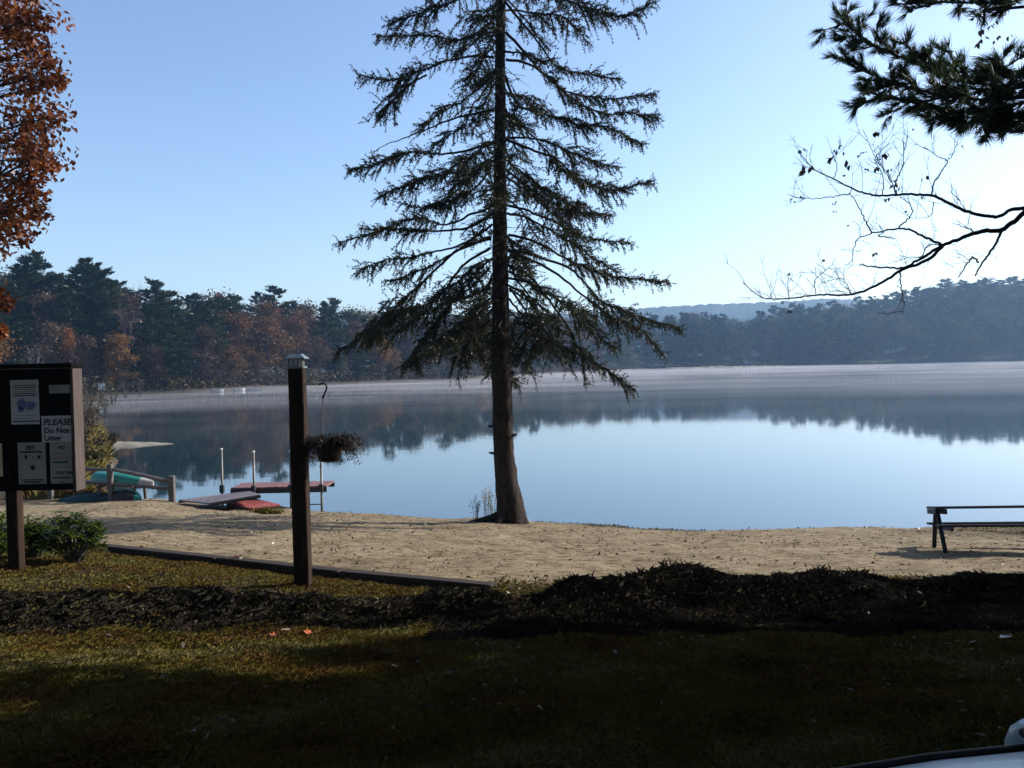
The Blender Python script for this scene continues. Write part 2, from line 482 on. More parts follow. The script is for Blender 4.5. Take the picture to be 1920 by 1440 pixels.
# ================================================================= SETTING
def axis_grid(fine0, fine1, step, lo, hi, g=1.05):
    a = list(np.arange(fine0, fine1, step)); s = step
    while a[-1] < hi: s *= g; a.append(a[-1] + s)
    s = step; b = [fine0]
    while b[-1] > lo: s *= g; b.append(b[-1] - s)
    return np.array(b[1:][::-1] + a)


def build_ground():
    xs = axis_grid(-9, 9.5, .085, -220, 220); ys = axis_grid(2.4, 25, .085, -70, 200)
    X, Y = np.meshgrid(xs, ys); Z = H(X, Y)
    V = np.stack([X, Y, Z], -1).reshape(-1, 3); nx, ny = len(xs), len(ys)
    i = np.arange(nx * ny).reshape(ny, nx)
    f = np.stack([i[:-1, :-1], i[:-1, 1:], i[1:, 1:], i[1:, :-1]], -1).reshape(-1, 4)
    me = raw('ground', V, [f], True)
    x, y = V[:, 0], V[:, 1]
    yw = np.interp(x, XW, YW)
    (x0, y0), (x1, y1) = TL
    dx, dy = x1 - x0, y1 - y0; ll = math.hypot(dx, dy)
    d = (-(x - x0) * dy + (y - y0) * dx) / ll
    edge = 9.1 + .35 * fbm(x * .9, x * 0 + 1, 51, 3) + np.clip(x - 5, 0, 5) * .12
    sand_r = np.clip((y - edge) / .25 + .5 + .6 * fbm(x * 3, y * 3, 52, 3), 0, 1)
    sand_l = np.clip(d / .06 + .5, 0, 1)
    sand = np.where(x < x1, sand_l, sand_r)
    sand = np.where((x < x0 - 1.5) & (y < 14), sand * np.clip((y - 11.5) / 2, 0, 1), sand)
    # bare earth patch behind the lamp post
    sand = np.maximum(sand, np.where(x < x1, .55 * np.exp(-(((x + 1.35) / .9) ** 2 + ((y - 9.75) / .55) ** 2)), 0))
    # turf fringe near the shore
    g = fbm(x * 1.3, y * 1.3, 61, 3)
    fr = np.clip((1.5 - (yw - y)) / .8, 0, 1) * np.clip((x - .4) * 2, 0, 1) * np.clip((4.2 - x) * 2, 0, 1)
    fr = np.maximum(fr, np.exp(-(((x - 9.5) / 1.6) ** 2 + ((y - 15.6) / 1.5) ** 2)) * 1.2)
    fr = np.maximum(fr, np.exp(-(((x + 6.6) / 1.3) ** 2 + ((y - 21.6) / .6) ** 2)))
    sand = sand * (1 - np.clip(fr * (.8 + g), 0, .92))
    far = np.clip((x + 9.5) / -2, 0, 1) * np.clip((y - 21) / 1.5, 0, 1)
    sand = sand * (1 - .8 * far) * np.clip((-(-22 - x)) / 3, 0, 1)
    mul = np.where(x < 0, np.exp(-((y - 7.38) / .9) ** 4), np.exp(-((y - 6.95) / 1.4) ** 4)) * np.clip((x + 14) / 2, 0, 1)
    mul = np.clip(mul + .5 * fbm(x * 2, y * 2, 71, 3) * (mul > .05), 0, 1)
    wet = np.clip(1 - np.abs(yw - y - .05) / .35, 0, 1)
    at_ = me.color_attributes.new('zone', 'FLOAT_COLOR', 'POINT')
    at_.data.foreach_set('color', np.stack([sand, mul, wet, np.ones_like(x)], -1).astype(np.float32).ravel())
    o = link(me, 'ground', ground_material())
    tag(o, 'sandy beach sloping to the lake and grassy bank in front of it', 'ground', kind='structure')


build_ground()

mb = MB(); mb.add([(-1380, -60, 0), (1380, -60, 0), (1380, 1640, 0), (-1380, 1640, 0)], [[0, 1, 2, 3]])
tag(mb.build('lake', water_material()), 'calm blue lake mirroring the sky and the woods', 'lake', kind='structure')

# far shore: survey tables in photo columns
SH = [(-1500, 70), (-600, 100), (-200, 120), (100, 138), (200, 142), (340, 148), (540, 176), (620, 195), (700, 206), (880, 230), (1000, 292), (1120, 380), (1230, 425), (1350, 430), (1520, 425), (1540, 408), (1920, 410), (2300, 400), (3400, 330)]
SKY = [(-600, 450), (-60, 500), (30, 500), (70, 478), (120, 500), (175, 483), (215, 512), (260, 525), (300, 522), (380, 530), (450, 543), (520, 546), (560, 556), (610, 560), (660, 568), (690, 580), (720, 572), (800, 575), (900, 580), (1000, 586), (1100, 580), (1180, 588), (1215, 596), (1270, 582), (1340, 585), (1400, 598), (1460, 572), (1520, 568), (1600, 560), (1690, 545), (1800, 522), (1920, 516), (2400, 500)]
RB = [(-600, 45), (700, 50), (1000, 55), (1250, 70), (1550, 100), (2400, 110)]


def tab(t, v): return np.interp(v, [a for a, _ in t], [b for _, b in t])


def hillz(px):
    D = tab(SH, px) + tab(RB, px)
    zt = CAMZ + (684 - .0218 * (px - 960) - tab(SKY, px)) / F * D
    return np.maximum(zt - 22, 2.5)


def zter(px, r):
    R = tab(RB, px)
    t = np.clip((r - 2) / R, 0, 1)
    z = np.where(r < 2, -1.2 + 1.9 * (r + 8) / 10, .7 + (hillz(px) - .7) * t ** 1.1)
    return np.where(r > R, hillz(px) + np.clip((r - R) * .02, 0, 6), z)


def farpos(px, r):
    D = tab(SH, px) + r
    return np.array([(px - 960) / F * D, D, float(zter(np.array(px, float), np.array(r, float)))])


pxs = np.linspace(-1500, 3400, 260); rs = np.concatenate([[-8, -3, 0, 1, 2, 4, 7], np.linspace(12, 130, 22), [170, 230]])
PX, RR = np.meshgrid(pxs, rs); DD = tab(SH, PX) + RR
ZZ = zter(PX, RR) + .5 * fbm(PX * .03, RR * .1, 5, 3) * (RR > 3)
V = np.stack([(PX - 960) / F * DD, DD, ZZ], -1).reshape(-1, 3)
i = np.arange(len(V)).reshape(len(rs), len(pxs))
f = np.stack([i[:-1, :-1], i[:-1, 1:], i[1:, 1:], i[1:, :-1]], -1).reshape(-1, 4)
tag(link(raw('terrain', V, [f], True), 'terrain', M['farground']), 'wooded ground rising from the far shore', 'far shore', kind='structure')

# distant ridge
pr = np.linspace(-900, 3200, 900); D0 = 1450
RP = [(-900, 600), (600, 600), (900, 592), (1100, 586), (1230, 576), (1330, 571), (1450, 566), (1560, 560), (1700, 566), (2200, 585), (3200, 600)]
rows = []
for k, (dd, q) in enumerate(((-120, 0), (-60, .6), (0, 1), (120, .8), (170, 0))):
    D = D0 + dd
    top = CAMZ + (684 - .0218 * (pr - 960) - tab(RP, pr)) / F * D0
    z = top * q + (1.6 * fbm(pr * .12, pr * 0 + k, 9, 4) + 1.2 * vnoise(pr * .35, pr * 0 + k, 3)) * (q > 0) - 3 * (q == 0)
    rows.append(np.stack([(pr - 960) / F * D, np.full_like(pr, D), z], -1))
V = np.concatenate(rows); i = np.arange(len(V)).reshape(5, len(pr))
f = np.stack([i[:-1, :-1], i[:-1, 1:], i[1:, 1:], i[1:, :-1]], -1).reshape(-1, 4)
tag(link(raw('hills', V, [f], True), 'hills', M['ridge']), 'pale blue wooded ridge far beyond the lake', 'hills', kind='structure')


def sandbar(name, px0, px1, py, D, wid, hgt, label):
    a = at(px0, py, D); b = at(px1, py, D); n = 60
    xs_ = np.linspace(a[0], b[0], n); V = []; W = 11
    for j, x in enumerate(xs_):
        t = j / (n - 1); w = wid * (1 - t ** 3) * (1 + .25 * vnoise([x * .8], [2.0], 4)[0]) * min(1, (t + .15) * 3)
        yc = D + .25 * wid * vnoise([x * .35], [7.0], 8)[0]
        for k in range(W):
            q = k / (W - 1) * 2 - 1
            zz = hgt * (1 - q * q) * (1 - t ** 4) * (1 + .4 * vnoise([x * 2], [q * 3], 6)[0]) - .06
            V.append((x, yc + q * w, zz))
    i = np.arange(n * W).reshape(n, W)
    f = np.stack([i[:-1, :-1], i[1:, :-1], i[1:, 1:], i[:-1, 1:]], -1).reshape(-1, 4)
    tag(link(raw(name, V, [f], True), name, M['spit']), label, 'sandbar', kind='structure')


sandbar('sandbar', 120, 338, 836, 44, 1.5, .24, 'low tan sandbar tapering into the lake behind the notice board')
sandbar('sandbar', 1250, 1535, 689, 398, 4.0, .9, 'thin pale sandbar at the foot of the far wooded point')

# ================================================================= TREES FAR AWAY
def far_pine(seed, h):
    r = random.Random(seed); g = np.random.default_rng(seed)
    tr = MB(); lean = r.uniform(-.02, .02)
    tr.tube([(lean * z, 0, z) for z in np.linspace(-1.5, h * .96, 7)], np.linspace(h * .013, .03, 7), 6)
    Cs, Ds = [], []
    z = h * r.uniform(.05, .13)
    while z < h * .985:
        t = z / h
        prof = (1 - t) ** .6 * (.75 + .25 * math.sin(min(1, t * 3) * PI / 2)) if t > .3 else .8
        nb = r.randint(4, 6)
        for b in range(nb):
            a = r.uniform(0, 2 * PI); ln = h * .225 * prof * r.uniform(.4, 1.25) + .4
            if r.random() < .12: continue
            up = r.uniform(.02, .35) + t * .35
            dr = np.array([math.cos(a), math.sin(a), up])
            tr.tube([(lean * z, 0, z), tuple(dr * ln * .5 + np.array([0, 0, z])), tuple(dr * ln * .95 + np.array([0, 0, z + ln * .04]))], [.06, .045, .02], 3, False)
            n = int(22 * ln + 12)
            s = g.uniform(.25, 1.05, n) ** .8
            side = np.array([-math.sin(a), math.cos(a), 0])
            p = dr[None] * (ln * s)[:, None] + side[None] * (g.normal(size=n) * .2 * ln * s)[:, None] + g.normal(size=(n, 3)) * [.12, .12, .13] + [0, 0, z]
            Cs.append(p)
            dd = dr[None] * .8 + side[None] * g.normal(size=(n, 1)) * .9 + np.array([0, 0, .3]) + g.normal(size=(n, 3)) * .3
            Ds.append(dd)
        z += h * r.uniform(.026, .05)
    C = np.concatenate(Cs); D = np.concatenate(Ds); D /= np.linalg.norm(D, axis=1)[:, None]
    N = np.array([0, 0, 1.0])[None] + g.normal(size=C.shape) * .45
    m = MB(); m.quads(leaf_cloud(C, g.uniform(.5, 1.05, len(C)), g.uniform(.2, .42, len(C)), D, N, 4), 4)
    return tr.mesh('trunk'), m.mesh('crown')


def far_decid(seed, h, dens=1.0, low=.22, leaf=1.0, flat=.45):
    r = random.Random(seed); g = np.random.default_rng(seed)
    tr = MB(); th = h * r.uniform(.28, .4)
    tr.tube([(0, 0, -1.5), (0, 0, 0), (.1, 0, th * .6), (.15, .1, th)], [h * .014, h * .013, h * .011, h * .009], 6)
    C = []
    nb = r.randint(14, 18)
    for b in range(nb):
        a = r.uniform(0, 2 * PI); q = r.uniform(.0, 1) ** .6; zz = h * r.uniform(low, .93)
        w = h * .22 * math.sin(min(1, max(.05, (1 - zz / h) * 2.2)) * PI / 2)
        c = np.array([math.cos(a) * w * q, math.sin(a) * w * q, zz])
        s = np.array([.15, .1, th * r.uniform(.6, 1)])
        mid = (s + c) / 2 + np.array([r.uniform(-.5, .5), r.uniform(-.5, .5), r.uniform(.2, .8)])
        tr.tube(smooth_line([s, mid, c], 6), np.linspace(h * .007, .025, 6), 4, False)
        for k in range(6):
            e = c + g.normal(size=3) * h * .07
            tr.tube([mid + (c - mid) * r.uniform(.3, 1), (c + e) / 2 + g.normal(size=3) * .2, e], [.05, .03, .012], 3, False)
        n = int(270 * dens)
        rad = h * r.uniform(.07, .125)
        p = c + g.normal(size=(n, 3)) * rad * [.62, .62, flat]
        C.append(p)
    C = np.concatenate(C)
    m = MB(); m.quads(leaf_cloud(C, leaf * g.uniform(.35, .7, len(C)), leaf * g.uniform(.3, .55, len(C)), None, None, 4), 4)
    return tr.mesh('trunk'), m.mesh('crown')


HP = 22.0
PINES = [far_pine(100 + k, HP) for k in range(6)]
DECS = [far_decid(200 + k, HP, 1.0) for k in range(4)]
CANOPY = [far_decid(400 + k, HP, 5.0, .5, .42, .5) for k in range(2)]
BARES = [far_decid(300 + k, HP, .28) for k in range(3)]


def put_tree(proto, p, h, wid, color, name, label, cat, group, trunkmat):
    e = empty(name, p, label, cat, group, rnd.uniform(0, 2 * PI))
    s = h / HP
    e.scale = (s * wid, s * wid, s)
    t = link(proto[0], 'trunk', trunkmat, e)
    c = link(proto[1], 'crown', M['farleaf'] if cat != 'pine tree' else M['farpine'], e)
    c.color = (*color, 1)
    return e


RUST = [(.22, .11, .05), (.25, .135, .055), (.19, .095, .05)]
BROWN = [(.17, .10, .065), (.14, .085, .06), (.20, .13, .085)]
OLIVE = [(.14, .13, .05), (.11, .12, .045)]
GOLD = [(.40, .22, .06), (.34, .17, .05)]
PG = [(1, 1, 1), (.8, .9, .85), (1.25, 1.15, .8), (.65, .75, .75)]


def place_name(px):
    for lim, t in ((160, 'behind the notice board'), (340, 'between notice board and lamp post'), (530, 'above the moored boats'),
                   (640, 'behind the lamp post lantern'), (900, 'left of the spruce trunk'), (1230, 'right of the spruce trunk'),
                   (1530, 'under the distant ridge'), (2600, 'on the hazy right point')):
        if px < lim: return t
    return ''


nt = 0
def forest():
    global nt
    zones = [(-120, 700, 44, (5, 16, 29, 46)), (700, 1235, 29, (5, 20, 42)), (1240, 2030, 23, (5, 36, 72, 98))]
    for px0, px1, step, rowsr in zones:
        for ri, r0 in enumerate(rowsr):
            px = px0 + rnd.uniform(0, step)
            last = ri == len(rowsr) - 1
            st = step * (.9 if last else 1.05)
            while px < px1:
                r = r0 + rnd.uniform(-4, 4) * (1 if px < 1240 else 2)
                p = farpos(px, max(r, 3))
                D = p[1]
                sky = tab(SKY, px)
                ztop = CAMZ + (hor(px) - sky) / F * D
                frac = (ri + 1) / len(rowsr)
                want = (ztop - p[2]) * (.62 + .38 * frac) + rnd.uniform(-2.0, 1.2)
                h = min(max(want, 8), 27)
                q = rnd.random()
                rusty = (400 < px < 470 and ri >= 2) or (440 < px < 590 and ri >= 1)
                if rusty: kind = 'rust' if q < .5 else 'brown' if q < .72 else 'pine'
                elif px < 260: kind = 'pine' if q < .62 else ('brown' if q < .8 else 'olive' if q < .93 else 'bare')
                elif px < 400: kind = 'pine' if q < .66 else ('brown' if q < .84 else 'gold' if q < .9 else 'bare')
                elif px < 700: kind = 'pine' if q < .5 else ('olive' if q < .68 else 'brown' if q < .88 else 'rust')
                elif px < 1240: kind = 'pine' if q < .4 else ('bare' if q < .55 else 'brown' if q < .8 else 'rust' if q < .9 else 'olive')
                else: kind = 'pine' if q < .7 else ('olive' if q < .94 else 'brown' if q < .96 else 'bare')
                if ri == 0 and kind == 'pine' and rnd.random() < .35 and px < 1240: kind = rnd.choice(['brown', 'gold', 'bare', 'olive'])
                if ri == 0: h *= rnd.uniform(.55, 1.0)
                w = rnd.uniform(1.0, 1.55) * (1.1 if px > 1240 else 1)
                pl = place_name(px)
                size = 'tall' if h > 20 else 'middling' if h > 14 else 'short'
                rown = ('at the far waterline', 'in the second row', 'up the slope', 'on the skyline')[ri if not last else 3]
                if kind == 'pine':
                    c = rnd.choice(PG); cn = {0: 'green', 1: 'bluish', 2: 'yellowish', 3: 'blackish'}[PG.index(c)]
                    put_tree(rnd.choice(PINES), p, h, w, c, 'pine_tree', f'{size} {cn} pine {rown}, {pl}', 'pine tree', f'pines {rown}, {pl}', M['bark2'])
                else:
                    pal = {'rust': RUST, 'brown': BROWN, 'olive': OLIVE, 'gold': GOLD, 'bare': BROWN}[kind]
                    cn = {'rust': 'rust red', 'brown': 'brown', 'olive': 'olive', 'gold': 'gold', 'bare': 'bare'}[kind]
                    pr_ = rnd.choice(BARES if kind == 'bare' else DECS)
                    put_tree(pr_, p, h * .92, w * 1.05, rnd.choice(pal), 'autumn_tree', f'{size} {cn} tree {rown}, {pl}', 'autumn tree', f'{cn} trees {rown}, {pl}', M['birch'] if kind == 'bare' and rnd.random() < .6 else M['bark2'])
                nt += 1
                px += st * rnd.uniform(.65, 1.35)


forest()
# a few landmark trees of the left skyline and shore
def landmark(px, r, top, kind, color, w, name, label, cat):
    p = farpos(px, r); h = CAMZ + (hor(px) - top) / F * p[1] - p[2]
    put_tree(kind, p, h, w, color, name, label, cat, None, M['bark2'])


landmark(70, 30, 470, PINES[1], (.8, .9, .85), 1.0, 'pine_tree', 'open-topped pine standing highest on the skyline above the notice board', 'pine tree')
landmark(178, 26, 484, PINES[3], (.8, .9, .85), 1.05, 'pine_tree', 'broad dark pine, second peak of the left skyline right of the notice board', 'pine tree')
landmark(205, 20, 505, PINES[5], (.9, .95, .85), .9, 'pine_tree', 'narrow pine leaning beside the second skyline peak', 'pine tree')
landmark(300, 4, 650, DECS[1], (.42, .22, .06), .8, 'autumn_tree', 'small orange gold tree at the water between notice board and lamp post', 'autumn tree')
landmark(128, 5, 615, DECS[2], (.42, .17, .05), .6, 'autumn_tree', 'little orange tree just above the notice board corner', 'autumn tree')
landmark(205, 3, 655, DECS[0], (.36, .19, .06), .6, 'autumn_tree', 'little gold tree at the shore beside the white stake sign', 'autumn tree')

# understory along the far shore (uncountable brush)
n = 26000
pxr = rng.uniform(-200, 2000, n); rr = rng.uniform(.5, 9, n) ** 1.0
Dd = tab(SH, pxr) + rr * np.where(pxr > 1240, 2, 1)
zz = zter(pxr, rr) + rng.uniform(0, 1, n) ** 1.6 * (1.0 + 2.2 * (fbm(pxr * .02, pxr * 0, 44, 3) * .5 + .5))
C = np.stack([(pxr - 960) / F * Dd, Dd, zz], -1)
mb = MB(); mb.quads(leaf_cloud(C, rng.uniform(.35, .9, n), rng.uniform(.2, .5, n), None, None, 4), 4)
M['brush'] = leafmat('shore_brush', [(0, (.02, .018, .012)), (.5, (.06, .045, .025)), (.9, (.10, .085, .04)), (1, (.2, .13, .07))], .25, .01)
tag(mb.build('shore_undergrowth', M['brush']), 'brown and olive brush along the far shoreline', 'undergrowth', kind='stuff')


# brush on the near left bank
def shrub(name, p, h, w, nst, leaves, mat, stemmat, label, cat, group=None, leafl=.12, leafw=.06, seed=1):
    r = random.Random(seed); g = np.random.default_rng(seed)
    e = empty(name, p, label, cat, group)
    st = MB(); C = []
    for k in range(nst):
        a = r.uniform(0, 2 * PI); q = r.uniform(.2, 1)
        tip = np.array([math.cos(a) * w * q, math.sin(a) * w * q, h * r.uniform(.6, 1.05)])
        b0 = np.array([math.cos(a) * w * .15 * q, math.sin(a) * w * .15 * q, -.06])
        ln = smooth_line([b0, tip * [.35, .35, .55], tip], 7)
        st.tube(ln, np.linspace(.012 * h ** .6, .004, 7), 4, False)
        for j in range(4):
            s = ln[r.randint(3, 6)]; e2 = s + g.normal(size=3) * [.16 * w, .16 * w, .1 * h] + [0, 0, .1 * h]
            st.tube([s, (s + e2) / 2 + g.normal(size=3) * .01, e2], [.006, .004, .002], 3, False)
            C.append(e2 + g.normal(size=(max(1, leaves // (nst * 5)), 3)) * [.09 * w, .09 * w, .06 * h])
        C.append(tip + g.normal(size=(max(1, leaves // (nst * 5)), 3)) * [.12 * w, .12 * w, .08 * h])
    st.build('stem', stemmat, e)
    C = np.concatenate(C)
    m = MB(); m.quads(leaf_cloud(C, g.uniform(.6, 1.2, len(C)) * leafl, g.uniform(.7, 1.1, len(C)) * leafw, None, None, 4), 4)
    m.build('foliage', mat, e)
    return e


BR = [(118, 43, 2.6), (150, 40, 2.0), (176, 52, 3.2), (128, 56, 4.0), (196, 74, 3.4), (165, 80, 4.2), (212, 98, 3.6), (190, 108, 4.6), (235, 124, 3.2), (152, 33, 1.3), (170, 30, .9), (188, 36, .8), (140, 36, 1.8), (205, 42, .7), (160, 46, 2.2), (262, 136, 2.8), (100, 70, 4.6)]
BL = ['']
BL = ['bushy brown brush behind the notice board side, nearest the sandbar', 'low brown brush at the root of the sandbar', 'tall thin brush beside the notice board, above the sandbar', 'tall brown brush mostly hidden by the notice board',
      'brown reedy brush on the bank under the white stake sign', 'leggy brush behind the notice board edge', 'dense brown brush beside the white stake sign', 'tall straw-brown brush behind the white stake sign',
      'rounded brush at the water right of the white stake sign', 'small yellowish brush above the split-rail fence, left of its first post', 'tuft of brush right above the first fence post', 'low brush at the root of the sandbar, right of the tuft', 'brush behind the notice board edge at sandbar height', 'thin low brush standing on the sandbar', 'bigger brush at the far side of the sandbar root', 'pale reedy brush right of the white stake sign, farther out', 'tall grey brush hidden behind the notice board papers']
for k, (px, D, h) in enumerate(BR):
    x = (px - 960) / F * D; z = max(hz(x, D), .0); h *= .62 if px < 200 else .85
    shrub('shrub', (x, D, z), h, h * .5, 18, 260, M['brush'], M['bark2'], BL[k], 'shrub', 'brush on the near left bank', .20, .09, 500 + k)
# pale leaning birches above the board
for k, (px, py0, py1, D) in enumerate(((62, 700, 600, 105), (45, 690, 610, 98))):
    a = at(px - 14, 745, D); b = at(px + 12 * (1 if k < 2 else -1), py1 + 60, D); a[2] = hz(a[0], a[1]) - .3
    e = empty('birch_tree', a, ['thin pale birch leaning right above the notice board', 'thin pale birch stem at the left photo edge above the notice board', 'short pale birch leaning left above the notice board'][k], 'birch tree', 'pale birches above the notice board')
    t = MB(); ln = smooth_line([[0, 0, 0], (b - a) * .5 + [.3, 0, .4], b - a], 12); t.tube(ln, np.linspace(.08, .02, 12), 6)
    C = []
    for j in range(22):
        s = ln[rnd.randint(4, 11)]; q = s + np.array([rnd.uniform(-1.6, 1.6), rnd.uniform(-1, 1), rnd.uniform(.4, 1.6)])
        t.tube([s, (s + q) / 2 + [0, 0, .1], q], [.03, .02, .008], 3, False); C.append(q + rng.normal(size=(8, 3)) * .35)
    t.build('trunk', M['birch'], e)
    m = MB(); C = np.concatenate(C); m.quads(leaf_cloud(C, rng.uniform(.15, .3, len(C)), .12, None, None, 4), 4); m.build('crown', M['brush'], e)

# ================================================================= THE BIG SPRUCE
SP_Y = 18.6
base = at(960, 983, SP_Y); base[2] = hz(base[0], base[1])
spruce = empty('spruce_tree', base, 'tall dark spruce with drooping boughs standing alone at the water edge', 'spruce tree')


def spt(px, py, dy=0): return at(px, py, SP_Y + dy) - base


wood = MB()
tp = [(961, 990, 30), (960, 975, 28), (957, 955, 25.5), (952, 925, 24), (948, 890, 22.5), (944, 840, 20.5), (941, 780, 19.5), (940, 720, 19.5), (939, 660, 18.5), (938, 600, 16.5), (937.5, 500, 15), (937, 400, 13.5), (937, 300, 12), (938, 200, 11), (938, 100, 10), (939, 0, 9), (940, -120, 7.5), (941, -260, 5.5), (942, -400, 3.5), (943, -560, 1.2)]
TP = np.array([spt(a, b) for a, b, _ in tp]); TR = np.array([.94 * c / F * SP_Y for _, _, c in tp])
ln = smooth_line(TP, 150); rad = np.interp(np.linspace(0, 1, 150), np.concatenate([[0], np.cumsum(np.linalg.norm(np.diff(TP, axis=0), axis=1))]) / np.linalg.norm(np.diff(TP, axis=0), axis=1).sum(), TR)
nr = 20; V = []
for k in range(150):
    for j in range(nr):
        a = 2 * PI * j / nr; zz = ln[k][2]
        rr_ = rad[k] * (1 + .10 * vnoise([a * 2.4], [zz * 2.0], 5)[0] * (1 if zz < 6 else .5) + .08 * vnoise([a * 7], [zz * 6], 8)[0])
        if zz < .9: rr_ *= 1 + .34 * (1 - zz / .9) ** 2 * (math.cos(5 * a + .6) * .5 + .4)
        V.append(ln[k] + np.array([math.cos(a) * rr_, math.sin(a) * rr_, 0]))
wood.add(V, [[i * nr + j, i * nr + (j + 1) % nr, (i + 1) * nr + (j + 1) % nr, (i + 1) * nr + j] for i in range(149) for j in range(nr)])
# surface roots
for a in (PI + .1, PI - .45, -2.2):
    q = np.array([math.cos(a), math.sin(a), 0]); L_ = .95 if abs(a - PI) < .5 else .55
    z1 = hz(base[0] + q[0] * L_, base[1] + q[1] * L_) - base[2]
    wood.tube(smooth_line([q * .22 + [0, 0, .17], q * .5 + [0, 0, .06 + z1 * .4], q * L_ + [0, 0, z1 - .03]], 7), np.linspace(.12, .03, 7), 8)
NEED = []; NL = []; ND = []


def needles_along(P, step, ln_):
    """bottle-brush sprays along polyline P (k,3)"""
    seg = np.linalg.norm(np.diff(P, axis=0), axis=1); tot = seg.sum()
    if tot < .03: return
    m = max(2, int(tot / step)); t = np.linspace(0, tot, m); cs = np.concatenate([[0], np.cumsum(seg)])
    Q = np.stack([np.interp(t, cs, P[:, k]) for k in range(3)], -1)
    T = np.gradient(Q, axis=0); T /= np.linalg.norm(T, axis=1)[:, None] + 1e-9
    for rep in range(3):
        d = T * .75 + unit(m) * .8; d[:, 2] -= .06
        d /= np.linalg.norm(d, axis=1)[:, None]
        NEED.append(Q + rng.normal(size=Q.shape) * .006); ND.append(d); NL.append(np.full(m, ln_) * rng.uniform(.7, 1.3, m))


def bough(pts, dens=1.0, start=.22, lat=.62, thick=.030):
    P = smooth_line(pts, 26)
    P[1:] += np.cumsum(rng.normal(size=(25, 3)) * .012, axis=0)
    L_ = np.linalg.norm(np.diff(P, axis=0), axis=1).sum()
    wood.tube(P, np.linspace(thick * (.55 + .16 * L_), .006, 26), 5, False)
    cl_ = vnoise(np.arange(26) * .33, np.ones(26) * P[0][2] * 13.1 + pts[-1][0], 3)
    m = int(L_ * (1 - start) / .052 * dens); sgn = 1
    for k in range(m):
        t = start + (1 - start) * (k + rng.uniform(0, 1)) / m
        if dens < .35: pass
        i = min(int(t * 25), 24); p = P[i] + (P[i + 1] - P[i]) * (t * 25 - i)
        T = P[min(i + 1, 25)] - P[max(i - 1, 0)]; T /= np.linalg.norm(T)
        S = np.cross(T, [0, 0, 1.0]); S /= np.linalg.norm(S) + 1e-9
        sgn = -sgn
        env = math.sin(min(1, (t - start) / (1 - start) * 2.2 + .25) * PI / 2) * (1 - .72 * max(0, (t - .5) / .5))
        l = lat * env * rng.uniform(.45, 1.25) * (.72 + .75 * max(-.5, cl_[i]))
        dr = T * rng.uniform(.35, .9) + S * sgn * rng.uniform(.4, 1.0) + np.array([0, 0, rng.uniform(-.5, .4)])
        dr /= np.linalg.norm(dr)
        e = p + dr * l + [0, 0, -.22 * l * l / .4]
        q = smooth_line([p, p + dr * l * .55, e], 6)
        wood.tube(q, np.linspace(.009, .003, 6), 3, False)
        needles_along(q, .030, .058)
        for j in range(int(2 + l * 8)):
            s = q[rng.integers(1, 6)]; l2 = rng.uniform(.08, .30) * (.6 + .5 * env)
            d2 = dr * .5 + S * rng.uniform(-1, 1) * .6 + np.array([0, 0, rng.uniform(-.8, .5)]); d2 /= np.linalg.norm(d2)
            needles_along(np.array([s, s + d2 * l2 * .5, s + d2 * l2 + [0, 0, -.03]]), .032, .055)
    needles_along(P[int(26 * max(start, .35)):], .025, .055)


